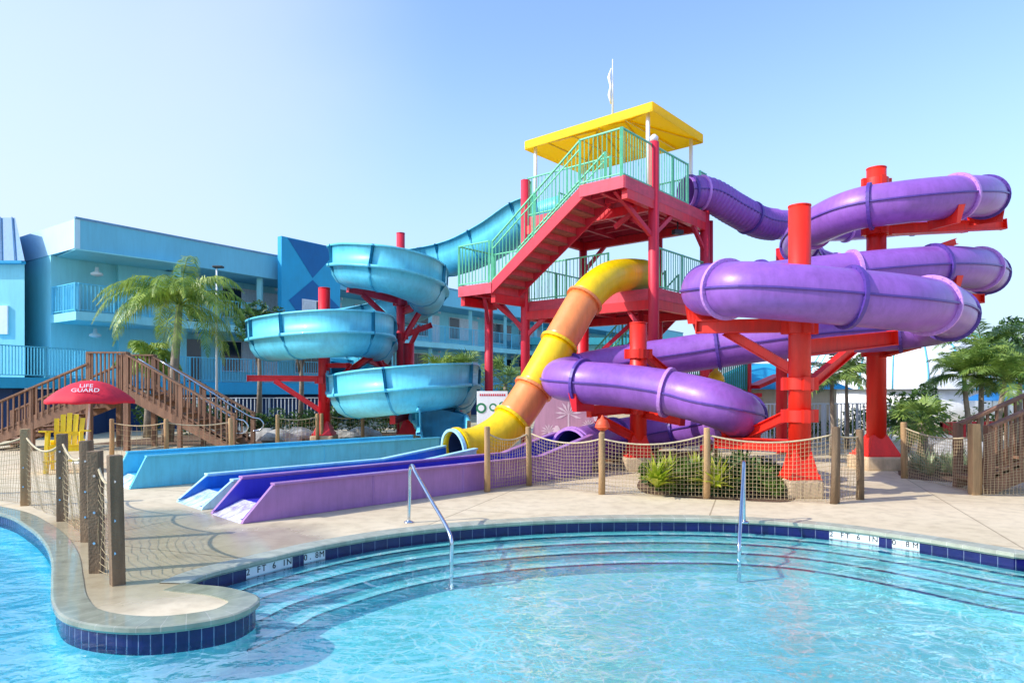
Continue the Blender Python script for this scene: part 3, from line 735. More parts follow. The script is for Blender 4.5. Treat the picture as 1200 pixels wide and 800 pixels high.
def saddle(m, at, r=.4, parent=None):
    """curved cradle under a tube"""
    p, T, S, U = min(pfr, key=lambda f: (f[0]-at).length)
    mb = MB(); rows = []
    for d in (-.09, .09):
        rows.append([p+T*d+S*math.cos(a)*(r+.012)+U*math.sin(a)*(r+.012) for a in [PI+.55+k*(PI-1.1)/10 for k in range(11)]])
    rows2 = []
    for d in (-.05, .05):
        rows2.append([p+T*d+S*x-Vector((0, 0, 1))*(r+.16) for x in [(-.3+.06*k) for k in range(11)]])
    i = 0; mb.v = rows[0]+rows[1]+rows2[0]+rows2[1]
    for k in range(10):
        mb.f += [(k, k+1, 12+k, 11+k), (22+k, 23+k, 34+k, 33+k), (k, 22+k, 23+k, k+1), (11+k, 12+k, 34+k, 33+k)]
    mb.f += [(0, 11, 33, 22), (10, 32, 43, 21)]
    return mb.build('saddle', m, parent)
def mz(px, D, z): return Vector(((px-600)*D/F, D, z))
gA = 'round red masts carrying the slides'
A0 = Vector((337*10.5/F, 10.5, 0))
mA = mast('thick red mast nearest the pool standing on a concrete footing behind the handrail', 937, 10.5, 4.5, .165, gA, [
    (A0+Vector((0, 0, 2.66)), P(817, 383, 11.35), .16, .2, 'arm'), (A0+Vector((0, 0, 1.9)), P(850, 388, 11.3), .1, .14, 'brace'),
    (A0+Vector((0, 0, 2.3)), P(1046, 396, 12.2), .18, .24, 'arm'), (A0+Vector((0, 0, 1.6)), P(1000, 408, 11.8), .12, .16, 'brace'),
    (A0+Vector((0, 0, .78)), P(842, 518, 12.2), .16, .18, 'arm'), (A0+Vector((0, 0, 1.35)), P(866, 513, 12.0), .1, .14, 'brace')], collars=(2.62, 1.75, 1.25, 3.4), bw=.54)
saddle('red_bright', P(830, 340, 11.4), parent=mA); saddle('red_bright', P(862, 486, 12.2), parent=mA)
B0 = Vector((427*14.2/F, 14.2, 0))
mB = mast('tall red mast at the right in the middle of the upper purple loops', 1027, 14.2, 6.3, .19, gA, [
    (B0+Vector((0, 0, 5.02)), P(1176, 263, 14.9), .16, .2, 'arm'), (B0+Vector((0, 0, 4.98)), P(1130, 268, 17.0), .14, .18, 'arm'),
    (B0+Vector((0, 0, 3.6)), P(1150, 350, 15.2), .14, .18, 'arm'), (B0+Vector((0, 0, 2.4)), P(1075, 402, 13.1), .14, .18, 'arm'),
    (B0+Vector((0, 0, 4.2)), P(1120, 283, 14.6), .1, .12, 'brace')], collars=(5.0, 6.0, 2.45), bw=.84)
for q in ((1105, 232, 13.2), (1150, 232, 14.6), (1105, 313, 13.2)): saddle('red_bright', P(*q), parent=mB)
C0 = Vector((148*14/F, 14, 0))
mC = mast('short red mast standing between the two lower purple tubes', 748, 14, 3.03, .175, gA, [
    (C0+Vector((0, 0, 1.3)), P(690, 482, 13.4), .14, .2, 'arm'), (C0+Vector((0, 0, .62)), P(700, 490, 13.4), .12, .16, 'brace'),
    (C0+Vector((0, 0, 1.2)), P(800, 492, 13.1), .14, .2, 'arm'), (C0+Vector((0, 0, 2.5)), P(785, 440, 14.9), .12, .16, 'brace')], collars=(2.4, 1.25))
saddle('red', P(686, 448, 13.1), parent=mC)
D0 = Vector((318*19/F, 19, 0))
mast('slim red mast partly hidden behind the thick one by the handrail', 916, 17.5, 5.3, .14, gA, [], foot=False, m='red')
E0 = Vector((-130*22/F, 22, 0))
mE = mast('tall thin red mast in the centre of the top aqua loop', 469.5, 22, 6.75, .135, gA, [
    (E0+Vector((0, 0, 4.55)), P(408, 338, 20.6), .14, .2, 'arm'), (E0+Vector((0, 0, 3.6)), P(425, 345, 20.9), .1, .13, 'brace'),
    (E0+Vector((0, 0, 4.2)), P(513, 350, 21.2), .14, .2, 'arm'), (E0+Vector((0, 0, 3.2)), P(500, 352, 21.4), .1, .13, 'brace'),
    (E0+Vector((0, 0, 3.4)), P(505, 381, 22.6), .12, .16, 'arm'), (E0+Vector((0, 0, 2.5)), P(492, 382, 22.4), .08, .12, 'brace'),
    (E0+Vector((0, 0, 2.2)), P(428, 420, 19.6), .12, .16, 'arm'), (E0+Vector((0, 0, 1.5)), P(440, 412, 20), .08, .12, 'brace')], foot=False, m='pinkred', collars=(4.5, 3.4))
E2 = Vector((-121*21.3/F, 21.3, 0))
mast('stubby red mast right behind the lowest aqua loop', 479, 21.3, 3.1, .17, gA, [
    (E2+Vector((0, 0, .85)), P(460, 492, 19), .14, .2, 'arm'), (E2+Vector((0, 0, .75)), P(540, 482, 20.5), .14, .2, 'arm')], m='red', bw=.7)
F0 = Vector((-220*20.6/F, 20.6, 0))
mast('red mast rising through the middle aqua loop by the wooden stairs', 380, 20.6, 4.75, .175, gA, [
    (F0+Vector((0, 0, 2.0)), P(290, 443, 20.3), .12, .16, 'arm'), (F0+Vector((0, 0, .95)), P(322, 446, 20.3), .1, .13, 'brace'),
    (F0+Vector((0, 0, 1.7)), P(434, 418, 19.4), .12, .16, 'arm'), (F0+Vector((0, 0, 1.2)), P(412, 428, 19.6), .1, .12, 'brace'), (F0+Vector((0, 0, 2.4)), P(408, 428, 19.8), .1, .12, 'arm')], m='red', bw=.7, collars=(1.95,))

# ------------------------------------------------------------------ slide tower
NV = Vector((166*15.8/F, 15.8, 0)); AV = Vector((-.758, .652, 0)).normalized(); BV = Vector((.652, .758, 0)).normalized()
def TF(a, b, z): return NV+AV*a+BV*b+Vector((0, 0, z))
tw = thing('slide_tower', 'red steel slide tower with mint railings, zigzag stairs and a flat yellow canopy', 'slide tower', NV)
ang = math.atan2(AV.y, AV.x)
for a, b, z, r, z0 in ((0, 0, 7.45, .125, 0), (3.9, 0, 7.35, .125, 0), (0, 2.75, 6.75, .125, 0), (3.9, 2.75, 6.2, .12, 0), (5.25, 0, 4.3, .12, 0), (1.4, 2.9, 6.2, .075, 0), (2.2, 0.25, 3.9, .17, 0), (1.1, 1.3, 3.9, .07, 0), (0, 3.1, 6.2, .07, 0)):
    MB().cyl(TF(a, b, z0), TF(a, b, z), r, 20).build('column', 'pinkred' if r < .13 else 'red', tw)
ZU, ZL, ZM = 6.31, 4.02, 4.38
def slab(a0, a1, b0, b1, z, top='stairtread'):
    """deck with planked underside, joists and a fascia beam round it"""
    mb = MB(); mb.prism([TF(a0, b0, z-.05), TF(a1, b0, z-.05), TF(a1, b1, z-.05), TF(a0, b1, z-.05)], (0, 0, .05)); mb.build('deck_planks', 'deck_under', tw)
    j = MB(); k = b0+.45
    while k < b1-.1: j.bar(TF(a0+.05, k, z-.13), TF(a1-.05, k, z-.13), .07, .15); k += .55
    k = a0+.6
    while k < a1-.1: j.bar(TF(k, b0+.05, z-.17), TF(k, b1-.05, z-.17), .09, .2); k += 1.1
    j.build('joist', 'pinkred', tw)
    for p, q in (((a0, b0), (a1, b0)), ((a1, b0), (a1, b1)), ((a1, b1), (a0, b1)), ((a0, b1), (a0, b0))):
        MB().bar(TF(*p, z-.11), TF(*q, z-.11), .05, .27).build('fascia_beam', 'salmon', tw)
slab(-.05, 3.95, .03, 2.8, ZU); slab(-.05, 1.12, -1.4, -.03, ZU)
slab(-.05, 3.95, .03, 2.8, ZL); slab(3.86, 5.05, -1.4, -.03, ZM)
slab(-.05, 1.4, 2.86, 4.1, ZL)
# stair flight
st0, st1 = TF(1.13, 0, ZU), TF(3.85, 0, ZM)
def stairs(aA, zA, aB, zB, b0, b1, n):
    for b in (b0, b1):
        MB().bar(TF(aA-.1, b, zA-.1), TF(aB+.1, b, zB-.16), .05, .26).build('stringer', 'pinkred', tw)
    for k in range(n):
        f = (k+.5)/n; c0 = TF(aA+(aB-aA)*f, b0+.03, zA+(zB-zA)*(k+1)/(n)); c1 = TF(aA+(aB-aA)*f, b1-.03, c0.z)
        MB().bar(c0-Vector((0, 0, .03)), c1-Vector((0, 0, .03)), (aB-aA)/n*1.02, .04).build('tread', 'stairtread', tw)
        r0 = TF(aA+(aB-aA)*k/n+.02, b0+.03, c0.z+.07); r1 = TF(aA+(aB-aA)*k/n+.02, b1-.03, c0.z+.07)
        MB().bar(r0, r1, .02, .2).build('riser', 'salmon', tw)
stairs(1.13, ZU, 3.86, ZM, -1.38, -.34, 10)
def railing(p, q, h=1.07, m='green_rail', parent=tw, pick=.115, name='railing', mid=False, r=.009, rr=.02, gap=.08, posts=True):
    p, q = Vector(p), Vector(q); L = (Vector((q.x-p.x, q.y-p.y, 0))).length; n = max(2, int(L/pick)); up = Vector((0, 0, 1)); mb = MB()
    mb.bar(p+up*h, q+up*h, rr*2.2, rr*1.6); mb.bar(p+up*gap, q+up*gap, rr*1.6, rr*1.4)
    if mid: mb.bar(p+up*h*.82, q+up*h*.82, rr*1.4, rr*1.2)
    for k in range(n+1):
        a = p.lerp(q, k/n); mb.bar(a+up*gap, a+up*h, r*2, r*2)
    if posts:
        for k in range(int(L/1.5)+2):
            a = p.lerp(q, k/(int(L/1.5)+1)); mb.bar(a, a+up*(h+.02), .05, .05)
    return mb.build(name, m, parent)
z = ZU
railing(TF(0, -1.4, z), TF(0, -.1, z)); railing(TF(.03, -1.4, z), TF(1.12, -1.4, z)); railing(TF(0, .15, z), TF(0, 1.75, z)); railing(TF(0, 2.45, z), TF(0, 2.8, z))
railing(TF(1.13, -1.38, ZU), TF(3.86, -1.38, ZM), mid=True); railing(TF(1.13, -.34, ZU), TF(3.86, -.34, ZM), mid=True)
railing(TF(1.2, 0, z), TF(3.8, 0, z)); railing(TF(0.1, 2.8, z), TF(3.9, 2.8, z)); railing(TF(3.95, 1.6, z), TF(3.95, 2.8, z)); railing(TF(3.95, 0, z), TF(3.95, .3, z))
z = ZM
railing(TF(3.95, -1.4, z), TF(5.05, -1.4, z), 1.1); railing(TF(5.05, -1.38, z), TF(5.05, 0, z), 1.1); railing(TF(4.1, 0, z), TF(5.0, 0, z), 1.1)
z = ZL
railing(TF(0, .15, z), TF(0, 2.75, z), 1.0); railing(TF(1.25, 0, z), TF(3.8, 0, z), 1.0); railing(TF(1.5, 2.8, z), TF(3.9, 2.8, z), 1.0); railing(TF(3.95, .1, z), TF(3.95, 2.8, z), 1.0)
railing(TF(0, 2.9, z), TF(0, 4.1, z), 1.0)
# braces
br = [((0, 0, 5.2), (.3, -1.2, 6.12)), ((0, 0, 5.3), (1.0, .1, 6.1)), ((0, 0, 5.3), (0, 1.1, 6.05)), ((3.9, 0, 3.3), (4.7, -.7, 4.2)), ((3.9, 0, 3.2), (4.9, 0, 4.2)), ((5.25, 0, 3.5), (4.6, -.9, 4.22)), ((3.9, 0, 3.1), (3.0, .1, 3.8)), ((0, 0, 2.7), (.9, .1, 3.8)),
      ((0, 2.75, 2.7), (0, 1.8, 3.8)), ((0, 2.75, 5.3), (0, 1.8, 6.1)), ((3.9, 2.75, 5.2), (2.9, 2.75, 6.1)), ((1.0, -.1, 5.6), (.2, .0, 6.1)), ((2.2, .25, 2.2), (1.1, 1.3, 3.6))]
for p, q in br: MB().bar(TF(*p), TF(*q), .09, .1).build('brace', 'pinkred', tw)
for (p, q, zz) in (((0, -1.3), (0, 2.7), ZU-.34), ((3.9, 0), (3.9, 2.7), ZU-.34), ((0, 0), (3.9, 0), ZU-.34), ((0, 2.75), (3.9, 2.75), ZU-.34), ((0, 0), (3.9, 0), ZL-.36), ((0, 0), (0, 2.7), ZL-.36), ((3.9, 0), (3.9, 2.7), ZL-.36), ((0, 2.75), (3.9, 2.75), ZL-.36),
                   ((3.9, -1.3), (3.9, 0), ZM-.36), ((5.0, -1.3), (5.0, 0), ZM-.36)):
    MB().bar(TF(*p, zz), TF(*q, zz), .14, .22).build('main_beam', 'red', tw)
# rear flight towards the ground
for b in (3.2, 4.0): MB().bar(TF(1.4, b, ZL-.1), TF(5.6, b, .2), .05, .24).build('stringer', 'pinkred', tw)
for k in range(20):
    f = (k+.5)/20; a_ = 1.4+4.2*f; zz = ZL+(.2-ZL)*f; MB().bar(TF(a_, 3.22, zz), TF(a_, 3.98, zz), .24, .04).build('tread', 'stairtread', tw)
railing(TF(1.4, 3.2, ZL), TF(5.6, 3.2, .25), 1.0); railing(TF(1.4, 4.0, ZL), TF(5.6, 4.0, .25), 1.0)
# canopy
ca, cb, CA, CB, cz = .31, .53, 4.07, 2.82, 8.42
crn = [(ca, cb), (ca+CA, cb), (ca+CA, cb+CB), (ca, cb+CB)]
mb = MB(); lo = [TF(*q, cz) for q in crn]; hi = [TF(*q, cz+.26) for q in crn]; ap = [TF(ca+CA/2-.5, cb+CB/2, cz+.75), TF(ca+CA/2+.5, cb+CB/2, cz+.75)]; ai = [p-Vector((0, 0, .12)) for p in ap]
li = [TF(ca+.05, cb+.05, cz+.1), TF(ca+CA-.05, cb+.05, cz+.1), TF(ca+CA-.05, cb+CB-.05, cz+.1), TF(ca+.05, cb+CB-.05, cz+.1)]
mb.v = lo+hi+ap+li+ai
mb.f = [(0, 1, 5, 4), (1, 2, 6, 5), (2, 3, 7, 6), (3, 0, 4, 7), (4, 5, 9, 8), (5, 6, 9), (6, 7, 8, 9), (7, 4, 8), (0, 10, 11, 1), (1, 11, 12, 2), (2, 12, 13, 3), (3, 13, 10, 0), (10, 14, 15, 11), (11, 15, 12), (12, 15, 14, 13), (13, 14, 10)]
mb.build('canopy', 'canopy', tw, bevel=.03)
fr_ = MB()
def cr(a, b, z): return TF(a, b, z)
for k in range(1, 5):
    a_ = ca+CA*k/5; h_ = .52 if abs(a_-(ca+CA/2)) < 1 else .34
    fr_.bar(TF(a_, cb+.05, cz+.07), TF(min(max(a_, ca+CA/2-.5), ca+CA/2+.5), cb+CB/2, cz+.6), .035, .035); fr_.bar(TF(a_, cb+CB-.05, cz+.07), TF(min(max(a_, ca+CA/2-.5), ca+CA/2+.5), cb+CB/2, cz+.6), .035, .035)
    fr_.bar(TF(a_, cb+.05, cz+.03), TF(a_, cb+CB-.05, cz+.03), .03, .03)
for q in crn: fr_.bar(TF(ca+(q[0]-ca)*.97+.05, q[1], cz+.05), TF(ca+CA/2+(.5 if q[0] > ca+1 else -.5), cb+CB/2, cz+.6), .035, .035)
fr_.build('canopy_frame', 'yellow', tw)
for a, b in ((ca+.25, cb+.2), (ca+CA-.25, cb+.2), (ca+.25, cb+CB-.25), (ca+CA-.25, cb+CB-.2), ):
    MB().cyl(TF(a, b, ZU), TF(a, b, cz+.12), .05, 14).build('canopy_post', 'white', tw)
fp = TF(ca+CA/2, cb+CB/2, 0)
# yellow gate signs and green bench on the upper deck, floodlight underneath
MB().bar(TF(1.35, .9, ZU+.55), TF(1.75, .9, ZU+.55), .03, .5).build('notice_board', 'orange', tw)
fx = TF(.25, 1.7, ZU-.62); o = MB().box(fx, (.28, .16, .12), .4).build('floodlight', 'dark', tw, bevel=.02); MB().bar(fx+Vector((0, 0, .05)), fx+Vector((0, 0, .35)), .03, .03).build('bracket', 'dark', o)
fx = TF(-.02, -.02, 7.5); MB().lathe(fx, [(.03, -.05), (.09, -.02), (.1, .06), (.04, .12)], 14).build('dome_camera', 'white', tw)
fl = thing('flagpole', 'thin white pole with a furled white flag on the yellow canopy roof', 'flagpole', fp+Vector((0, 0, cz+.72)))
q = fp+Vector((0, 0, cz+.7)); MB().tube([q, q+Vector((0, 0, 1.0)), q+Vector((0, 0, 1.75))], [.03, .024, .012], 8).build('pole', 'white', fl)
mb = MB(); mb.tube([q+Vector((-.05, 0, .5)), q+Vector((-.09, 0, .75)), q+Vector((-.05, .01, 1.0)), q+Vector((-.1, 0, 1.25)), q+Vector((-.04, 0, 1.5))], [.02, .05, .035, .05, .015], 7); mb.build('flag', 'white', fl)

# ------------------------------------------------------------------ hotel on the left
FV = Vector((.574, .819, 0)).normalized(); GVv = Vector((-.754, .656, 0)).normalized(); IN = Vector((-FV.y, FV.x, 0))  # IN: into the building
H0 = Vector((-16.3, 25.2, 0))
def HF(t, d, z): return H0+FV*t+IN*d+Vector((0, 0, z))
def prism_h(t0, t1, d0, d1, z0, z1, mb=None):
    mb = mb or MB(); return mb.prism([HF(t0, d0, z0), HF(t1, d0, z0), HF(t1, d1, z0), HF(t0, d1, z0)], (0, 0, z1-z0))
ho = thing('hotel_building', 'two-tier turquoise hotel block with long balconies behind the slides', 'building', H0)
TL = 62
prism_h(0, TL, 0, 9, 6.95, 8.05).build('roof_fascia', 'bluefascia', ho, bevel=.02)
prism_h(-.04, TL, -.06, .05, 8.06, 8.12).build('roof_edge', 'metalroof', ho)
prism_h(-.02, .0, .02, 8.9, 6.95, 8.04).build('end_fascia', 'litfascia', ho)
prism_h(0, TL, 2.2, 9, 2.0, 6.94).build('wall', 'bluewall', ho)
prism_h(0, TL, 0, 2.2, 4.28, 4.6).build('balcony_slab', 'bluewall', ho)
prism_h(0, TL, .0, 2.2, 1.45, 2.0).build('walkway_slab', 'bluemid', ho)
prism_h(0, TL, .5, 9, 0, 1.44).build('dark_void_wall', 'navy_wall', ho)  # shade of the open void below the walkway, put into the navy colour
prism_h(0, 8.4, -.02, .03, 1.5, 1.98).build('walkway_edge', 'bluemid', ho)
for t0, t1 in ((0, 8.3), (12.4, TL)):
    railing(HF(t0, .08, 4.6), HF(t1, .08, 4.6), 1.07, 'bluerail', ho, .14, r=.012, posts=True)
railing(HF(0, .08, 2.0), HF(TL, .08, 2.0), 1.07, 'bluerail', ho, .14, r=.012)
railing(HF(0.02, .1, 4.6), HF(0.02, 2.1, 4.6), 1.07, 'bluerail', ho, .14, r=.012)
for k in range(0, 16):
    t = 4.05+k*4
    if 8.3 < t < 12.3: continue
    MB().bar(HF(t, .35, 2.0), HF(t, .35, 6.95), .22, .22).build('pillar', 'bluewall', ho)
for k in range(0, 14):
    t = 3.0+k*4.2
    if t > 58: break
    for zf in (2.0, 4.6):
        wn = prism_h(t, t+2.1, 2.14, 2.22, zf+.55, zf+2.05).build('window', 'white', ho)
        prism_h(t+.05, t+1.02, 2.11, 2.15, zf+.6, zf+2.0).build('pane', 'glass', wn); prism_h(t+1.08, t+2.05, 2.11, 2.15, zf+.6, zf+2.0).build('pane', 'curtain' if (k+int(zf)) % 2 else 'glass', wn)
        dr = prism_h(t+2.3, t+3.15, 2.12, 2.22, zf+.01, zf+2.0).build('door', 'glass' if k % 3 == 0 else 'curtain', ho)
        MB().box(HF(t+2.9, 1.9, zf+2.2), (.16, .16, .12)).build('wall_light', 'white', ho)
# end wing: pale balcony end and the round-lit end bay
def EFn(t, d, z): return H0+GVv*t+Vector((0, 0, z))+Vector((GVv.y, -GVv.x, 0))*d
def prism_e(t0, t1, d0, d1, z0, z1): return MB().prism([EFn(t0, d0, z0), EFn(t1, d0, z0), EFn(t1, d1, z0), EFn(t0, d1, z0)], (0, 0, z1-z0))
prism_e(.0, 10, -.05, .14, 6.95, 8.05).build('end_fascia', 'litfascia', ho)
prism_e(.0, 10, -.02, 4, 6.9, 6.95).build('soffit', 'bluewall', ho)
prism_e(2.2, 10, 2.2, 5, 0, 6.9).build('end_wall', 'bluewall', ho)
prism_e(.02, 10, .05, 2.2, 4.3, 4.6).build('balcony_slab', 'bluewall', ho)
railing(EFn(.05, .1, 4.6), EFn(9, .1, 4.6), 1.07, 'bluerail', ho, .12, r=.02)
MB().bar(EFn(.05, .14, 5.1), EFn(9, .14, 5.1), .02, .9).build('balcony_panel', 'litfascia', ho)
# patterned feature panel
pn = prism_h(8.6, 12.15, -.55, -.25, 3.4, 8.95).build('feature_panel', 'bluemid', ho)
def tri(ps, m, d=-.556): 
    MB().prism([HF(t, d, z) for t, z in ps], IN*-.01).build('painted_diamond', m, pn)
tri([(8.95, 8.9), (12.1, 8.95), (10.4, 7.2)], 'bluedeep'); tri([(10.4, 7.1), (9.0, 5.95), (10.4, 4.4), (12.1, 5.9)], 'bluedeep', -.558); tri([(8.62, 4.9), (8.62, 3.5), (9.6, 3.5)], 'bluedeep', -.554)
wq = prism_h(9.75, 11.3, -.6, -.54, 4.75, 6.1).build('window', 'white', pn); prism_h(9.8, 10.5, -.62, -.598, 4.8, 6.05).build('pane', 'curtain', wq)
prism_h(10.6, 11.25, -.62, -.598, 4.8, 6.05).build('pane', 'glass', wq)
for (t_, z_) in ((1.6, 6.3), (1.8, 3.85)):
    c_ = EFn(t_, 1.2, z_); MB().lathe(c_, [(.06, .3), (.08, .12), (.22, .05), (.22, -.02), (.05, -.08)], 16).build('wall_light', 'white', ho)
for t_ in (16.4, 32.4, 48.2): MB().bar(HF(t_, -.05, 2.0), HF(t_, -.05, 6.95), .08, .08).build('downpipe', 'bluewall', ho)
lp = thing('lamp_post', 'thin grey lamp post with a small flat head by the drooping palm', 'lamp post', (P(254, 0, 23).x, 23, 0))
c_ = Vector((P(254, 0, 23).x, 23, 0)); MB().tube([c_, c_+Vector((0, 0, 5.8))], [.05, .03], 8).build('pole', 'white', lp); MB().box(c_+Vector((.05, 0, 5.85)), (.34, .2, .07)).build('lamp_head', 'dark', lp, bevel=.02)
# left block with metal roof
lb = thing('hotel_wing', 'turquoise wing with a blue standing seam metal roof at the far left', 'building', (-22, 27, 0))
MB().prism([(-31, 26, 0), (-18.8, 26, 0), (-21.6, 29.8, 0), (-31, 29.8, 0)], (0, 0, 6.6)).build('wall', 'bluewall', lb)
mb = MB(); mb.v = [Vector(p) for p in ((-31.4, 25.8, 6.6), (-18.65, 25.8, 6.6), (-21.6, 29.8, 6.6), (-31.4, 29.8, 6.6), (-30.4, 26.6, 8.45), (-19.6, 26.6, 8.45), (-21.8, 29.4, 8.45), (-30.4, 29.4, 8.45))]
mb.f = [(0, 1, 5, 4), (1, 2, 6, 5), (2, 3, 7, 6), (3, 0, 4, 7), (4, 5, 6, 7), (3, 2, 1, 0)]; rf = mb.build('roof', 'metalroof', lb)
mb = MB()
for k in range(24):
    x0 = -31.2+k*.53; x1 = -30.4+(x0+31.4)*11.0/12.75; mb.bar((x0, 25.77, 6.62), (x1, 26.57, 8.46), .03, .04)
mb.build('roof_seam', 'metalroof', rf)
MB().box((-25.1, 25.88, 6.55), (12.7, .24, .1)).build('eave', 'bluemid', lb)
MB().box((-19.65, 25.97, 4.35), (.5, .1, 1.1)).build('window', 'white', lb); 
# promenade in front of the wing
pr = thing('raised_walkway', 'bright turquoise railed walkway raised in front of the hotel wing', 'walkway', (-18, 22.5, 0))
w0, w1, w2 = Vector((-15.6, 24.7, 0)), Vector((-16.75, 22.0, 0)), Vector((-26, 19.2, 0))
pr_out = [w0, w1, w2, Vector((-26, 26, 0)), Vector((-16, 26, 0))]
MB().prism([p+Vector((0, 0, 1.72)) for p in pr_out], (0, 0, .36)).build('slab', 'bluemid', pr)
MB().prism([p+Vector((0, .6, 0)) for p in pr_out], (0, 0, 1.7)).build('wall', 'navy_wall', pr)
railing(w1+Vector((0, 0, 2.08)), w0+Vector((0, 0, 2.08)), 1.05, 'bluerail', pr, .1, r=.014); railing(w2+Vector((0, 0, 2.08)), w1+Vector((0, 0, 2.08)), 1.05, 'bluerail', pr, .1, r=.014)

# ------------------------------------------------------------------ wooden stairs at the left
def wood_stairs(name, label, flights, landing, loc):
    t = thing(name, label, 'staircase', loc)
    for (x0, z0, x1, z1, y0, y1, n) in flights:      # x0,z0 top; x1,z1 bottom
        for y in (y0, y1):
            MB().bar((x0, y, z0-.12), (x1, y, z1-.02), .05, .28).build('stringer', 'wood', t)
        for k in range(n):
            f = (k+.5)/n; x = x0+(x1-x0)*f; zz = z0+(z1-z0)*(k+1)/n
            MB().box((x, (y0+y1)/2, zz), (abs(x1-x0)/n*1.08, abs(y1-y0)-.06, .04)).build('tread', 'wood', t)
        for y in (y0, y1):
            MB().bar((x0, y, z0+.92), (x1, y, z1+.92), .13, .045).build('handrail', 'wood', t)
            mb = MB(); m_ = int(abs(x1-x0)/.15)
            for k in range(1, m_):
                f = k/m_; x = x0+(x1-x0)*f; zz = z0+(z1-z0)*f; mb.bar((x, y-.03, zz+.02), (x, y-.03, zz+.9), .035, .035)
            mb.bar((x0, y, z0+.12), (x1, y, z1+.12), .05, .08); mb.build('baluster_row', 'wood', t)
            for f in (.5, 1):
                x = x0+(x1-x0)*f; zz = z0+(z1-z0)*f; MB().bar((x, y+.02, 0), (x, y+.02, zz+.94), .11, .11).build('post', 'wood', t)
    if landing:
        x0, x1, y0, y1, z = landing
        MB().box(((x0+x1)/2, (y0+y1)/2, z-.03), (x1-x0, y1-y0, .05)).build('landing', 'wood', t)
        MB().box(((x0+x1)/2, y0, z-.16), (x1-x0, .05, .22)).build('landing_beam', 'wood', t)
        for y in (y0, y1):
            MB().bar((x0-.03, y, z+.97), (x1+.03, y, z+.97), .14, .045).build('handrail', 'wood', t)
            mb = MB(); m_ = int((x1-x0)/.11)
            for k in range(m_+1): mb.bar((x0+(x1-x0)*k/m_, y-.02, z-.05), (x0+(x1-x0)*k/m_, y-.02, z+.96), .035, .035)
            mb.build('baluster_row', 'wood', t)
            for x in (x0, x1): MB().bar((x, y+.03, 0), (x, y+.03, z+.98), .13, .13).build('post', 'wood', t)
    return t
xl, xr = (104-600)*18.3/F, (148-600)*18.3/F
xb = (273-600)*18.3/F
ws = wood_stairs('wooden_staircase', 'brown timber staircase with two flights meeting at a landing behind the umbrella', [(xr, 1.7, xb, .08, 18.3, 19.7, 9), (xl, 1.45, (-30-600)*18.3/F, 0.12, 18.3, 19.7, 8)], (xl, xr, 18.3, 19.7, 1.7), (xr, 18.3, 0))
for y in (18.45, 19.6):
    a0 = Vector((xr+.25, y, 2.5)); a1 = Vector((xb+.02, y, .86))
    MB().tube(catmull([a0, a0.lerp(a1, .5), a1, a1+Vector((.22, 0, -.05)), a1+Vector((.33, 0, -.2)), a1+Vector((.24, 0, -.36)), a1+Vector((.02, 0, -.4))], 6), .024, 10).build('grab_rail', 'steel', ws)
# stairs at right edge
ws2 = wood_stairs('wooden_staircase', 'brown timber steps with slatted handrail climbing out at the right edge', [(10.6, 1.45, 7.62, .15, 10.75, 11.5, 7)], None, (7.6, 10.7, 0))
MB().bar((7.3, 10.65, 0), (7.3, 10.65, 1.12), .12, .12).build('post', 'woodpost', ws2)
mb = MB(); net_bay(mb, Vector((7.35, 10.5, 0)), Vector((9.7, 10.45, 0)), .95, 1.85, .0, .055, .0035); mb.build('net', 'net', ws2)
MB().box((7.66, 11.1, .2), (.28, .7, .07)).build('tread', 'wood', ws2)

# ------------------------------------------------------------------ lifeguard chair, umbrella
ch = Vector((-9.05, 13.7, 0))
def lifeguard(c):
    t = thing('lifeguard_chair', 'tall yellow slatted lifeguard chair behind the net fence', 'chair', c)
    R = Matrix.Rotation(.45, 3, 'Z')
    def w(x, y, z): return c+R@Vector((x, y, z))
    for sx in (-1, 1):
        MB().bar(w(sx*.3, -.34, 0), w(sx*.28, -.25, .82), .07, .09).build('leg', 'yellow_plastic', t, bevel=.008)
        MB().bar(w(sx*.3, .42, 0), w(sx*.26, .12, .62), .07, .09).build('leg', 'yellow_plastic', t, bevel=.008)
        MB().bar(w(sx*.35, -.38, .84), w(sx*.33, .3, .80), .13, .03).build('armrest', 'yellow_plastic', t, bevel=.008)
        MB().bar(w(sx*.3, -.34, .2), w(sx*.3, .4, .2), .04, .08).build('side_rail', 'yellow_plastic', t)
    mb = MB()
    for k in range(6): mb.bar(w(-.28, -.3+k*.1, .55-.012*k), w(.28, -.3+k*.1, .55-.012*k), .085, .025)
    mb.build('seat', 'yellow_plastic', t)
    mb = MB()
    for k in range(5):
        x = -.2+k*.1; h = 1.17-.9*x*x*3; mb.bar(w(x, .22, .5), w(x*1.15, .42, h), .09, .025)
    mb.bar(w(-.26, .3, .75), w(.26, .3, .75), .03, .08); mb.build('backrest', 'yellow_plastic', t)
    MB().bar(w(-.33, -.4, .25), w(.33, -.4, .25), .14, .03).build('footrest', 'yellow_plastic', t)
    MB().bar(w(-.3, -.3, .48), w(.3, -.3, .48), .03, .1).build('front_rail', 'yellow_plastic', t)
lifeguard(ch)
uc = Vector(((106-600)*15.2/F, 15.2, 0))
um = thing('beach_umbrella', 'red domed umbrella lettered in white, leaning over the yellow chair', 'umbrella', uc+Vector((-.12, 0, 0)))
MB().tube([uc+Vector((-.14, 0, 0)), uc+Vector((-.05, 0, .9)), uc+Vector((.02, 0, 1.88))], .02, 10).build('pole', 'white', um)
MB().lathe(uc+Vector((-.14, 0, 0)), [(.24, 0), (.24, .05), (.12, .1), (.05, .25)], 20).build('base', 'white', um)
mb = MB(); tc_ = uc+Vector((.0, 0, 0)); Rr = .98; n_ = 8; rows = []
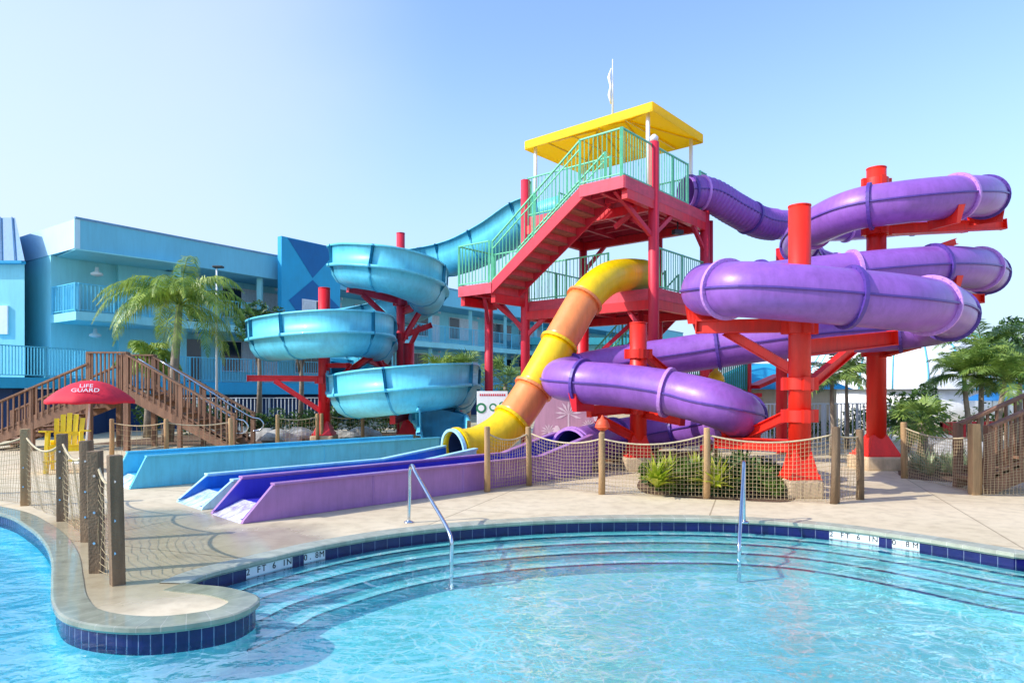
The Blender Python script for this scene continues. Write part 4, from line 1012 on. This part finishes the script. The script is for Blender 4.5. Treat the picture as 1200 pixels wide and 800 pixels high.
for (r, z_) in ((.0, 1.9), (.17, 1.88), (.39, 1.8), (.61, 1.65), (.78, 1.5), (.9, 1.37), (.905, 1.27)):
    row = []
    for j in range(n_*6):
        a = 2*PI*(j/(n_*6))+.27; f = (j % 6)/6; pinch = 1-.045*math.sin(PI*f) if r > .3 else 1; row.append(tc_+Vector((r*pinch*math.cos(a), r*pinch*math.sin(a), 1.34+(z_-1.27)*.84+(.02*math.sin(PI*f) if r > .9 else 0))))
    rows.append(row)
mb.v = [q for row in rows for q in row]; W_ = n_*6
for k in range(len(rows)-1):
    for j in range(W_): mb.f.append((k*W_+j, k*W_+(j+1) % W_, (k+1)*W_+(j+1) % W_, (k+1)*W_+j)); mb.smooth.add(len(mb.f)-1)
cn = mb.build('canopy', 'umb_red', um, solid=.006)
mb = MB()
for k in range(n_):
    a = 2*PI*k/n_+.27; mb.bar(tc_+Vector((0, 0, 1.6)), tc_+Vector((.85*math.cos(a), .85*math.sin(a), 1.46)), .012, .012)
mb.build('rib', 'white', um)
aa = math.radians(-66); nr = Vector((math.cos(aa)*.78, math.sin(aa)*.78, .62)).normalized(); rg = Vector((-math.sin(aa), math.cos(aa), 0)); up_ = nr.cross(rg)
text_mesh('lettering', 'LIFE', .14, tc_+Vector((math.cos(aa)*.53, math.sin(aa)*.53, 1.722)), rg, up_, 'white', um, lift=.03, font_scale_x=1.1)
text_mesh('lettering', 'GUARD', .14, tc_+Vector((math.cos(aa)*.65, math.sin(aa)*.65, 1.628)), rg, up_, 'white', um, lift=.03, font_scale_x=1.1)

# ------------------------------------------------------------------ plants
def leafy(mb, c, rad, n, size, seed=0, flat=.0):
    rnd = random.Random(seed); c = Vector(c)
    lobes = [(Vector((rnd.uniform(-.6, .6)*rad[0], rnd.uniform(-.6, .6)*rad[1], rnd.uniform(-.35, .6)*rad[2])), rnd.uniform(.4, .62)) for _ in range(9)]
    for _ in range(n):
        l, s_ = lobes[rnd.randrange(9)]
        d = Vector((rnd.gauss(0, 1), rnd.gauss(0, 1), rnd.gauss(0, 1))).normalized()*rnd.uniform(.55, 1)**.5
        p = c+l+Vector((d.x*rad[0]*s_, d.y*rad[1]*s_, d.z*rad[2]*s_))
        if p.z < .03: continue
        ax = Vector((rnd.gauss(0, 1), rnd.gauss(0, 1), rnd.gauss(0, .7))).normalized(); bx = ax.orthogonal().normalized()
        bx = (Matrix.Rotation(rnd.uniform(0, 2*PI), 3, ax)@bx); s2 = size*rnd.uniform(.6, 1.3)
        mb.quad(p-ax*s2, p-bx*s2*.35, p+ax*s2, p+bx*s2*.35)
def tree(name, label, cat, c, h, rad, n, size, m, seed=0, group=None, tm='trunk'):
    c = Vector(c); t = thing(name, label, cat, (c.x, c.y, 0), group)
    mb = MB(); mb.tube([Vector((c.x, c.y, 0)), Vector((c.x+.05, c.y, h*.5)), Vector((c.x, c.y, h))], [.12, .09, .04], 8)
    rnd = random.Random(seed)
    for k in range(5):
        a = rnd.uniform(0, 6.28); mb.tube([Vector((c.x, c.y, h*.6)), Vector((c.x+math.cos(a)*rad[0]*.5, c.y+math.sin(a)*rad[1]*.5, h+rad[2]*.3))], [.045, .015], 6)
    mb.build('trunk', tm, t)
    mb = MB(); leafy(mb, (c.x, c.y, h), rad, n, size, seed); mb.build('crown', m, t, fix=False)
    return t
def frond(mb, base, az, el, L, droop, nl, ll, lw, rnd, hang=.5):
    pts = []; d = Vector((math.cos(az)*math.cos(el), math.sin(az)*math.cos(el), math.sin(el))); p = Vector(base)
    n = 12
    for k in range(n+1):
        pts.append(p.copy()); p = p+d*(L/n); d = (d+Vector((0, 0, -droop/n*(1+k/n*1.4)))).normalized()
    mb.tube(pts, [.02*(1-k/n*.8) for k in range(n+1)], 4, cap=False)
    for k in range(nl):
        f = .12+.88*k/nl; i = min(n-1, int(f*n)); q = pts[i].lerp(pts[i+1], f*n-i); T = (pts[i+1]-pts[i]).normalized()
        S = T.cross(Vector((0, 0, 1))).normalized()
        for sg in (-1, 1):
            l = ll*math.sin(PI*min(.97, .18+f*.8))*rnd.uniform(.8, 1.15)
            dd = (S*sg*rnd.uniform(.6, 1)+T*.55+Vector((0, 0, rnd.uniform(-.1, .35)-hang*.4))).normalized()
            m1 = q+dd*l*.5; e_ = m1+(dd+Vector((0, 0, -hang*1.5))).normalized()*l*.5
            wv = T*lw*.5
            mb.quad(q-wv*.6, q+wv*.6, m1+wv, m1-wv); mb.quad(m1-wv, m1+wv, e_+wv*.15, e_-wv*.15)
def palm(name, label, base, h, L, nf, m, seed, droop=1.1, ll=.5, group=None, hang=.6, trunk_r=.1, lean=(0, 0), nl=34, lw=.035, elmax=1.25):
    rnd = random.Random(seed); b = Vector(base); t = thing(name, label, 'palm tree', b, group)
    top = b+Vector((lean[0], lean[1], h))
    MB().tube([b, b.lerp(top, .35)+Vector((.03, 0, 0)), b.lerp(top, .7), top], [trunk_r*1.35, trunk_r, trunk_r*.9, trunk_r*.7], 12).build('trunk', 'trunk', t)
    mb = MB()
    for k in range(nf):
        az = 2*PI*k*.382+rnd.uniform(-.2, .2); el = rnd.uniform(-.1, elmax)
        frond(mb, top, az, el, L*rnd.uniform(.8, 1.1), droop*rnd.uniform(.8, 1.2), nl, ll, lw, rnd, hang)
    mb.build('crown', m, t, fix=False)
    return t
def fanpalm(name, label, base, h, r, nf, m, seed, group=None, cat='palm tree'):
    """stiff fan leaves on stalks"""
    rnd = random.Random(seed); b = Vector(base); t = thing(name, label, cat, b, group)
    top = b+Vector((0, 0, h)); MB().tube([b, b.lerp(top, .5)+Vector((.04, 0, 0)), top], [.13, .1, .08], 10).build('trunk', 'trunk', t)
    mb = MB()
    for k in range(nf):
        az = k*2.4+rnd.uniform(-.2, .2); el = rnd.uniform(-.5, 1.3); d = Vector((math.cos(az)*math.cos(el), math.sin(az)*math.cos(el), math.sin(el)))
        c = top+d*r*rnd.uniform(.35, .6); mb.tube([top, c], .012, 4, cap=False)
        S = d.cross(Vector((0, 0, 1))).normalized(); U = S.cross(d)
        for j in range(15):
            a = (j/14-.5)*2.9; dd = (d*math.cos(a)+S*math.sin(a)-U*rnd.uniform(-.1, .25)).normalized(); l = r*rnd.uniform(.42, .58); wv = dd.cross(U).normalized()*.022
            m1 = c+dd*l*.6; mb.quad(c-wv*.3, c+wv*.3, m1+wv, m1-wv); e_ = m1+(dd+Vector((0, 0, -.6))).normalized()*l*.4; mb.quad(m1-wv, m1+wv, e_)
    mb.build('crown', m, t, fix=False); return t
def spiky(mb, c, n, L, w, rnd):
    c = Vector(c)
    for k in range(n):
        az = rnd.uniform(0, 2*PI); el = rnd.uniform(.35, 1.45); d = Vector((math.cos(az)*math.cos(el), math.sin(az)*math.cos(el), math.sin(el)))
        l = L*rnd.uniform(.6, 1.1); S = d.cross(Vector((0, 0, 1))).normalized()*w; m1 = c+d*l*.55; e_ = m1+(d+Vector((0, 0, -.5))).normalized()*l*.5
        mb.quad(c-S*.6, c+S*.6, m1+S, m1-S); mb.quad(m1-S, m1+S, e_)
# the big drooping palm by the hotel
palm('queen_palm', 'bright green drooping feather palm in front of the hotel balcony', (P(196, 400, 21.5).x, 21.5, 0), 4.35, 2.95, 32, 'palmleaf', 8, droop=1.75, ll=.62, hang=1.0, trunk_r=.14, nl=62, lw=.028, lean=(.4, 0), elmax=1.15)
palm('queen_palm', 'lower bright feather palm tucked behind the timber landing', (P(172, 400, 23.5).x, 23.5, 0), 2.7, 1.4, 20, 'palmleaf', 5, droop=1.6, ll=.5, hang=.9, nl=50, lw=.045)
tree('broadleaf_tree', 'dark green tree beside the blue diamond panel', 'tree', (P(303, 0, 26).x, 26, 0), 4.2, (.9, .9, .9), 2600, .09, M['hedge'], 11)
tree('broadleaf_tree', 'small dark tree under the patterned panel window', 'tree', (P(352, 0, 25.5).x, 25.5, 0), 3.7, (.85, .8, .7), 2200, .09, M['hedge'], 12)
for px, D, h, rr, mm, sd, lb_ in ((515, 27, 2.3, 1.25, 'palmleaf', 21, 'yellow green fan palm right of the aqua loops, leftmost of its group'), (548, 28, 2.3, 1.3, 'palmleaf2', 22, 'dark fan palm left of the landing column'), (592, 26, 1.9, 1.35, 'palmleaf2', 23, 'dark fan palm seen between the tower columns'),
                              (534, 25.5, 1.7, .9, 'palmleaf2', 24, 'low dark fan palm above the lowest aqua loop')):
    fanpalm('fan_palm', lb_, ((px-600)*D/F, D, 0), h, rr, 26, M[mm], sd, 'fan palms behind the slides')
# right hand palms
for px, D, h, L, sd, lean, lb_ in ((1137, 18, 2.0, 1.35, 31, (-.1, .1), 'slender trunked palm at the right, leftmost of the clump'), (1147, 18.6, 2.75, 1.5, 32, (.1, 0), 'tallest palm of the clump at the right edge'), (1162, 17.4, 1.9, 1.3, 33, (.35, 0), 'palm at the right leaning over the timber handrail'), (1192, 19.5, 2.3, 1.5, 34, (.1, 0), 'palm half cut by the right edge of the picture')):
    palm('feather_palm', lb_, ((px-600)*D/F, D, 0), h, L, 24, 'palmleaf2', sd, droop=1.05, ll=.42, hang=.35, trunk_r=.07, lean=lean, nl=40, lw=.03, group='palms at the right edge')
tree('broadleaf_tree', 'dark tree rising behind the palms at the right edge', 'tree', ((1176-600)*27/F, 27, 0), 3.4, (1.0, 1.0, 1.3), 2200, .11, M['hedge'], 41)
tree('broadleaf_tree', 'dark green tree cut by the right edge of the picture', 'tree', ((1204-600)*30/F, 30, 0), 2.7, (1.3, 1.2, 1.2), 2200, .12, M['hedge'], 42)
fanpalm('fan_palm', 'bushy low palm to the right of the tall mast footing', ((1080-600)*15.5/F, 15.5, 0), .9, .85, 34, M['palmleaf2'], 43)
palm('feather_palm', 'thin pale trunked palm left of the tall orange red mast', ((975-600)*17/F, 17, 0), 1.9, 1.1, 13, 'palmleaf2', 44, droop=1.0, ll=.4, hang=.4, trunk_r=.06)
palm('feather_palm', 'second thin palm just behind the gap in the net fence', ((992-600)*19/F, 19, 0), 2.1, 1.1, 13, 'palmleaf2', 45, droop=1.0, ll=.4, hang=.4, trunk_r=.05)
tree('shrub', 'rounded shrub right of the tall mast behind the net', 'shrub', ((1063-600)*18/F, 18, 0), 1.0, (.7, .7, .8), 1800, .08, M['hedge'], 46)
# planting bed behind the net
bed = [G(757, 578), G(800, 583), G(860, 586), G(922, 588), G(928, 572), Vector((4.9, 13.0, 0)), Vector((3.0, 13.6, 0)), G(750, 562)]
setting(MB().poly([(p.x, p.y) for p in catmull(bed, 5, closed=True)], .004).build('planting_bed', 'soil'))
rnd = random.Random(5)
for k, (px, py, s_, mm, lb_) in enumerate(((772, 575, .42, 'shrub', 'leafy green shrub at the left end of the bed behind the net'), (806, 578, .4, 'shrub', 'shrub behind the fence post in the middle of the bed'), (845, 579, .45, 'hedge', 'dark shrub left of the upright handrail in the bed'), (884, 580, .36, 'shrub', 'thick shrub right of the handrail in the bed'),
                                    (905, 570, .3, 'hedge', 'dark shrub next to the footing of the nearest mast'), (825, 568, .45, 'hedge', 'dark shrub at the back of the bed'), (870, 568, .45, 'hedge', 'shrub at the back of the bed below the lower arm'))):
    c = G(px, py); t = thing('shrub', lb_, 'shrub', c, 'shrubs in the planting bed'); mb = MB(); leafy(mb, (c.x, c.y, s_*.55), (s_*1.05, s_, s_*rnd.uniform(.5, .85)), 520, .085, 50+k); spiky(mb, c+Vector((0, 0, s_*.35)), 90, s_*1.25, .022, rnd); mb.build('foliage', mm, t, fix=False)
    MB().tube([c, c+Vector((0, 0, s_*.5))], .015, 6).build('stem', 'trunk', t)
for k, (px, py, lb_) in enumerate(((785, 577, 'lime leaved plant low in the bed, the leftmost'), (816, 575, 'lime leaved plant beside the fence post in the bed'), (770, 582, 'lime plant spilling over the bed edge at the left'), (838, 583, 'small lime plant in the middle front of the bed'))):
    c = G(px, py); mb = MB(); spiky(mb, c+Vector((0, 0, .15)), 70, .5, .04, rnd); tag(mb.build('lime_plant', 'lime', fix=False), lb_, 'plant', 'lime plants in the bed')
# plants at the right beyond the passage
bed2 = [G(1066, 561), G(1142, 565), G(1142, 548), G(1100, 540), G(1066, 543)]
setting(MB().poly([(p.x, p.y) for p in catmull(bed2, 4, closed=True)], .004).build('planting_bed', 'soil'))
for k in range(9):
    px = 1072+k*9.0; py = 550+(k % 3)*3.5; c = G(px, py); mb = MB(); spiky(mb, c, 55, .5, .02, rnd); wh = ['first', 'second', 'third', 'fourth', 'fifth', 'sixth', 'seventh', 'eighth', 'ninth'][k]
    tag(mb.build('spiky_plant', 'sage', fix=False), wh+' pale spiky plant from the left in the row beyond the passage', 'plant', 'pale spiky plants')
# boulders
def boulder(c, r, seed, label, group):
    bm = bmesh.new(); bmesh.ops.create_icosphere(bm, subdivisions=3, radius=1); rnd = random.Random(seed)
    ax = [Vector((rnd.gauss(0, 1), rnd.gauss(0, 1), rnd.gauss(0, 1))).normalized() for _ in range(9)]
    for v in bm.verts:
        n = v.co.normalized(); d = 1
        for a in ax:
            q = n.dot(a)
            if q > .72: d -= (q-.72)*.9
        v.co = Vector((n.x*d*r[0], n.y*d*r[1], n.z*d*r[2]))
    me = bpy.data.meshes.new('boulder'); bm.to_mesh(me); bm.free(); me.materials.append(M['rock'])
    o = bpy.data.objects.new('boulder', me); C.objects.link(o); o.location = Vector(c)+Vector((0, 0, r[2]*.35)); OFF[o.name] = Vector((0, 0, 0)); tag(o, label, 'boulder', group)
bl = [(330, 20.8, .45, 'right of the timber stairs'), (352, 21.5, .5, 'left of the red mast through the middle loop'), (405, 21.5, .42, 'right of the red mast through the middle loop'), (425, 22.6, .5, 'under the lowest aqua loop'), (312, 21.8, .4, 'nearest the grab rail loops'),
      (1098, 17.5, .5, 'behind the spiky plants, the left one'), (1128, 17, .5, 'behind the spiky plants, the right one')]
for k, (px, D, r, lb_) in enumerate(bl): boulder(((px-600)*D/F, D, 0), (r*1.4, r, r*.8), 60+k, 'pale rough boulder '+lb_, 'pale boulders')
setting(MB().poly([(x, y) for x, y in ((-9.5, 19.9), (-4.2, 19.0), (-3, 21), (-3, 26.5), (-12, 25.5), (-13, 20.6))], .005).build('planting_bed', 'soil'))
hd = thing('hedge', 'clipped dark hedge below the hotel walkway', 'hedge', (-8, 24.5, 0))
mb = MB()
for k in range(8): leafy(mb, (-13+k*1.25, 24.9+k*.15, .5), (.9, .5, .65), 900, .08, 80+k)
mb.build('foliage', 'hedge', hd, fix=False)
def picket(label, a, b, h, gap=.14):
    t = thing('picket_fence', label, 'fence', a); railing(a, b, h, 'fence_white', t, gap, name='pickets', r=.014, rr=.022)
picket('white picket fence below the hotel walkway left of the red mast', Vector((-13, 25.6, 0)), Vector((-7.0, 26.4, 0)), 1.35)
picket('white picket fence behind the nearest red mast', Vector((7.0, 19.5, 0)), Vector((11.5, 20.5, 0)), 1.25, .13)
picket('white picket fence left of the nearest red mast below the blue roof', Vector((5.4, 17.9, 0)), Vector((7.4, 19.6, 0)), 1.25, .13)
# small posts behind the aqua trough
gp = [[G(131, 536), G(195, 536), G(271, 534)], [G(325, 524), G(372, 521.5)], [G(377, 521), G(386, 520), G(425, 519.5), G(470, 517)]]
nm_ = ['slim post rope fence beneath the timber landing', 'rope fence between the grab rails and the red mast', 'rope fence under the lower aqua loops']
for g_, l_ in zip(gp, nm_): rope_fence(l_, g_, [.95]*len(g_), .08, pr=.055, cell=.12, nr=.004)
# finials shaped like little tops, on short posts
def finial(label, c, h, m, s=.12):
    t = thing('capped_post', label, 'post', c); MB().tube([c, c+Vector((0, 0, h))], .04, 10).build('post', 'woodpost', t)
    MB().lathe(c+Vector((0, 0, h)), [(s*.5, 0), (s*1.05, .04), (s*1.1, s*.9), (s*.75, s*1.6), (s*.3, s*1.9), (s*.15, s*2.3), (0.005, s*2.35)], 16).build('cap', m, t)
    MB().lathe(c+Vector((0, 0, h+s*.4)), [(s*1.12, 0), (s*1.22, .015), (s*1.12, .03)], 16).build('band', m, t)
finial('orange capped post standing at the net fence by the trough', G(706, 577), 1.0, 'bright_orange', .105)
finial('yellow capped post behind the lower purple tube', Vector(((839-600)*15.5/F, 15.5, 0)), 1.78, 'yellow_plastic', .17)

# ------------------------------------------------------------------ sign, mural and far things
sg = thing('rules_sign', 'white rules board with green round symbols behind the yellow tube', 'sign', P(575, 500, 17.5))
c = P(577, 490, 17.0); MB().box((c.x, 17.0, .95), (.78, .05, 1.35)).build('board', 'white', sg, bevel=.01)
mb = MB()
for i in range(12): mb.box((c.x-.3+i*.055, 16.97, 1.53), (.035, .006, .05))
mb.build('heading', 'pinkred', sg)
for (dx, dz, r_) in ((-.28, 1.2, .13), (.02, 1.22, .1), (.25, 1.28, .08)):
    MB().tube([(c.x+dx, 16.972, dz), (c.x+dx, 16.965, dz)], r_, 20).build('symbol', 'green_sign', sg); MB().tube([(c.x+dx, 16.964, dz), (c.x+dx, 16.961, dz)], r_*.6, 16).build('symbol', 'white', sg)
for sx in (-1, 1): MB().cyl((c.x+sx*.33, 17.06, 0), (c.x+sx*.33, 17.06, 1.6), .03).build('post', 'white', sg)
mu = thing('mural_wall', 'mauve wall painted with white plants between the yellow tube and the lower purple tube', 'wall', P(660, 530, 17.2))
x0, x1 = (618-600)*17.2/F, (712-600)*17.2/F
out = [Vector((x0, 17.2, 0)), Vector((x1, 17.2, 0)), Vector((x1, 17.2, 1.35)), Vector((x1-.4, 17.2, 1.62)), Vector((x0+1.0, 17.2, 1.68)), Vector((x0+.3, 17.2, 1.3))]
MB().prism(out, (0, .2, 0)).build('wall', 'mural', mu, bevel=.01)
mb = MB(); rnd = random.Random(9)
for (cx, cz_, s_) in ((x0+1.05, 1.05, .36), (x0+1.55, .75, .18), (x0+.55, .6, .22)):
    for k in range(9):
        a = -.4+k*(PI+.8)/8; mb.quad((cx, 17.194, cz_), (cx+math.cos(a-.13)*s_*.6, 17.194, cz_+math.sin(a-.13)*s_*.6), (cx+math.cos(a)*s_, 17.194, cz_+math.sin(a)*s_*.9), (cx+math.cos(a+.13)*s_*.6, 17.194, cz_+math.sin(a+.13)*s_*.6))
    mb.quad((cx-.03, 17.193, .1), (cx+.03, 17.193, .1), (cx+.02, 17.193, cz_), (cx-.02, 17.193, cz_))
for (cx, cz_, s_) in ((x0+.75, .55, .16), (x0+1.3, .5, .14), (x0+1.75, 1.0, .12)):
    mb.quad(*[(cx+math.cos(a)*s_*.6, 17.192, cz_+math.sin(a)*s_*1.3) for a in [k*PI/5 for k in range(10)]])
mb.build('painted_plants', 'mural_white', mu, fix=False)
# low brown planter wall
tag(MB().box((2.9, 15.6, .12), (3.2, .25, .24)).build('timber_kerb', 'wood', bevel=.02), 'low brown timber kerb behind the middle of the net fence', 'kerb')
# white tent roof
tn = thing('tent_pavilion', 'big white ribbed tent pavilion behind the palms at the right', 'pavilion', (18.5, 32, 0))
def dome(cx, cy, rx, ry, z0, h, m, parent, nm='roof'):
    mb = MB(); rows = []
    for k in range(9):
        f = k/8; r = math.cos(f*PI/2)**.8; z_ = z0+h*math.sin(f*PI/2)
        rows.append([Vector((cx+rx*r*math.cos(2*PI*j/32), cy+ry*r*math.sin(2*PI*j/32), z_)) for j in range(32)])
    mb.v = [q for r in rows for q in r]
    for k in range(8):
        for j in range(32): mb.f.append((k*32+j, k*32+(j+1) % 32, (k+1)*32+(j+1) % 32, (k+1)*32+j)); mb.smooth.add(len(mb.f)-1)
    return mb.build(nm, m, parent)
dome(18.6, 32, 4.2, 4.2, 1.7, 3.1, 'tentwhite', tn)
mb = MB()
for j in range(20):
    a = 2*PI*j/20; pts_ = [Vector((18.6+4.22*math.cos(f*PI/16)**.8*math.cos(a), 32+4.22*math.cos(f*PI/16)**.8*math.sin(a), 1.7+3.12*math.sin(f*PI/16))) for f in range(8)]; mb.tube(pts_, .03, 5)
mb.build('rib', 'bluerail', tn)
MB().lathe((18.6, 32, 0), [(3.9, 0), (3.9, 1.8)], 32).build('wall', 'white', tn)
for (x, y, w_, h_, m_, lb_, rm) in ((21.5, 30, 3.4, 1.5, 'white', 'small white kiosk with a teal rounded roof behind the palms', 'teal'),):
    kk = thing('kiosk', lb_, 'kiosk', (x, y, 0)); MB().box((x, y, h_/2), (w_, 2.4, h_)).build('wall', m_, kk); dome(x, y, w_*.6, 1.8, h_, .55, 'white', kk); MB().box((x, y, h_+.03), (w_*1.15, 3.2, .08)).build('roof_edge', rm, kk)
# red-striped cabana and aqua parasols
cb_ = thing('picnic_fence', 'low red slatted fence behind the palms at the right', 'fence', (13.2, 20, 0)); railing(Vector((12.6, 19.8, 0)), Vector((14.6, 20.3, 0)), .7, 'red', cb_, .09, r=.025, name='slats')
for (px, D, h, m_, lb_) in ((1182, 21, 2.0, 'teal', 'aqua patio umbrella at the right edge behind the palms'), (1163, 26, 1.6, 'bluedeep', 'blue patio umbrella low behind the timber handrail')):
    c = Vector(((px-600)*D/F, D, 0)); t = thing('patio_umbrella', lb_, 'umbrella', c); MB().cyl(c, c+Vector((0, 0, h)), .025, 8).build('pole', 'white', t); MB().lathe(c, [(1.0, h-.35), (.55, h-.12), (.02, h+.02)], 8, cap=False).build('canopy', m_, t, solid=.01)
# blue roofed cottage
ct = thing('pool_cottage', 'small beige hut with a bright blue hipped roof behind the slim red mast', 'building', (8.2, 22.5, 0))
MB().box((8.6, 22.8, .85), (3.6, 2.4, 1.7)).build('wall', 'beige', ct)
mb = MB(); mb.v = [Vector(p) for p in ((6.4, 21.3, 1.68), (10.8, 21.3, 1.68), (10.8, 24.3, 1.68), (6.4, 24.3, 1.68), (7.9, 22.8, 2.55), (9.3, 22.8, 2.55))]; mb.f = [(0, 1, 5, 4), (1, 2, 5), (2, 3, 4, 5), (3, 0, 4), (3, 2, 1, 0)]; mb.build('roof', 'bluemid', ct)
gn = thing('play_structure', 'green screened play deck behind the lower purple tubes', 'play structure', (6.2, 21, 0))
railing(Vector((5.3, 20.6, 1.6)), Vector((7.4, 21.2, 1.6)), 1.1, 'green_net', gn, .07, r=.02, name='screen'); MB().box((6.4, 21.2, 1.5), (2.4, 1.4, .12)).build('deck', 'red', gn)
for x in (5.4, 7.4): MB().cyl((x, 21, 0), (x, 21, 2.9), .06, 10).build('column', 'red', gn)
MB().bar((7.5, 20.9, 1.75), (8.4, 21.2, 2.1), .5, .12).build('ramp', 'red', gn)
hd2 = thing('hedge', 'dark hedge with yellow flecks behind the spiky plants and pickets at the right', 'hedge', (12, 21.5, 0)); mb = MB()
for k in range(9): leafy(mb, (8.5+k*1.25, 21.8-k*.08, .45), (.85, .5, .5+.15*(k % 3)), 700, .08, 180+k)
mb.build('foliage', 'shrub', hd2, fix=False)
cl_ = thing('low_clubhouse', 'low beige clubhouse with a long teal roof behind the tall right mast', 'building', (12, 38, 0)); MB().box((13, 39, 1.3), (16, 5, 2.6)).build('wall', 'beige', cl_)
mb = MB(); mb.v = [Vector(p) for p in ((4.6, 35.8, 2.5), (21.4, 35.8, 2.5), (21.4, 42.2, 2.5), (4.6, 42.2, 2.5), (6, 39, 3.9), (20, 39, 3.9))]; mb.f = [(0, 1, 5, 4), (1, 2, 5), (2, 3, 4, 5), (3, 0, 4), (3, 2, 1, 0)]; mb.build('roof', 'tentwhite', cl_)
for k in range(5): MB().box((6.8+k*3, 36.46, 1.3), (1.3, .08, 1.1)).build('window', 'glass', cl_)
# distant buildings and trees so the horizon is not empty
fb = thing('far_building', 'pale teal building far behind the lower deck of the tower', 'building', (10, 52, 0)); MB().box((9.5, 54, 2.6), (16, 6, 5.2)).build('wall', 'bluewall', fb)
MB().box((9.5, 53.8, 5.3), (17, 7.4, .5)).build('roof', 'teal', fb)
for k in range(6): w_ = MB().box((3+k*2.6, 50.96, 3.2), (1.5, .08, 1.2)).build('window', 'glass', fb)
for k, (x, y, h) in enumerate(((14, 46, 2.4), (24, 44, 2.6), (31, 48, 3.2), (38, 46, 2.8))):
    tree('distant_tree', ['distant tree left of the white pavilion', 'distant tree behind the white pavilion', 'distant tree right of the white pavilion', 'distant tree beyond the right edge palms'][k], 'tree', (x, y, 0), h, (2.4, 2, 1.6), 1500, .2, M['hedge'], 90+k)

# ------------------------------------------------------------------ light, sky, camera
sc = bpy.context.scene
w = bpy.data.worlds.new('World'); sc.world = w; w.use_nodes = True; nt = w.node_tree
sky = nt.nodes.new('ShaderNodeTexSky'); sky.sky_type = 'NISHITA'; sky.sun_disc = False
SD = Vector((-.93, -.30, 0)).normalized(); EL = math.radians(37)
sky.sun_elevation = EL; sky.sun_rotation = math.atan2(SD.x, SD.y); sky.air_density = 1.0; sky.dust_density = .8; sky.ozone_density = 1.6
N_ = nt.nodes; L_ = nt.links
cb2 = N_.new('ShaderNodeMix'); cb2.data_type = 'RGBA'; cb2.blend_type = 'MULTIPLY'; cb2.inputs[0].default_value = 1; cb2.inputs[7].default_value = (.88, .935, 1.06, 1); L_.new(sky.outputs[0], cb2.inputs[6])
gtc = N_.new('ShaderNodeTexCoord'); sp_ = N_.new('ShaderNodeSeparateXYZ'); L_.new(gtc.outputs['Generated'], sp_.inputs[0])
hz = N_.new('ShaderNodeMapRange'); hz.interpolation_type = 'SMOOTHSTEP'; hz.inputs['From Min'].default_value = .5; hz.inputs['From Max'].default_value = 0; hz.inputs['To Min'].default_value = 0; hz.inputs['To Max'].default_value = .85; L_.new(sp_.outputs['Z'], hz.inputs['Value'])
hm = N_.new('ShaderNodeMix'); hm.data_type = 'RGBA'; hm.inputs[7].default_value = (1.65, 2.2, 2.75, 1); L_.new(hz.outputs[0], hm.inputs[0]); L_.new(cb2.outputs[2], hm.inputs[6])
dp = N_.new('ShaderNodeVectorMath'); dp.operation = 'DOT_PRODUCT'; dp.inputs[1].default_value = Vector((-.62, .70, .34)).normalized(); L_.new(gtc.outputs['Generated'], dp.inputs[0])
nz = N_.new('ShaderNodeTexNoise'); nz.inputs['Scale'].default_value = 2.2; nz.inputs['Detail'].default_value = 5; nz.inputs['Distortion'].default_value = .4; L_.new(gtc.outputs['Generated'], nz.inputs['Vector'])
ma = N_.new('ShaderNodeMath'); ma.operation = 'MULTIPLY_ADD'; ma.inputs[1].default_value = .12; L_.new(nz.outputs['Fac'], ma.inputs[0]); L_.new(dp.outputs['Value'], ma.inputs[2])
mr_ = N_.new('ShaderNodeMapRange'); mr_.interpolation_type = 'SMOOTHSTEP'; mr_.inputs['From Min'].default_value = .88; mr_.inputs['From Max'].default_value = 1.1; mr_.inputs['To Max'].default_value = .6; L_.new(ma.outputs[0], mr_.inputs['Value'])
mx2_ = N_.new('ShaderNodeMix'); mx2_.data_type = 'RGBA'; mx2_.inputs[7].default_value = (2.5, 2.75, 2.95, 1); L_.new(mr_.outputs[0], mx2_.inputs[0]); L_.new(hm.outputs[2], mx2_.inputs[6])
nt.links.new(mx2_.outputs[2], nt.nodes['Background'].inputs[0]); nt.nodes['Background'].inputs[1].default_value = .15
sl_ = bpy.data.lights.new('sun', 'SUN'); sl_.energy = 2.1; sl_.angle = math.radians(.6); sl_.color = (1, .94, .85)
so = bpy.data.objects.new('sun', sl_); C.objects.link(so); dirv = Vector((SD.x*math.cos(EL), SD.y*math.cos(EL), math.sin(EL)))
so.rotation_euler = dirv.to_track_quat('Z', 'Y').to_euler(); so.location = (0, 0, 30)
cam = bpy.data.cameras.new('camera'); co = bpy.data.objects.new('camera', cam); C.objects.link(co)
co.location = (0, 0, HC); co.rotation_euler = (PI/2, 0, 0); cam.sensor_width = 36; cam.lens = F/1200*36; cam.shift_y = 57/1200; cam.clip_end = 5000; cam.clip_start = .05
sc.camera = co
sc.view_settings.view_transform = 'Standard'; sc.view_settings.look = 'None'; sc.view_settings.exposure = 1.2; sc.view_settings.gamma = 1
sc.cycles.max_bounces = 8; sc.cycles.transparent_max_bounces = 12; sc.cycles.caustics_reflective = False; sc.cycles.caustics_refractive = False
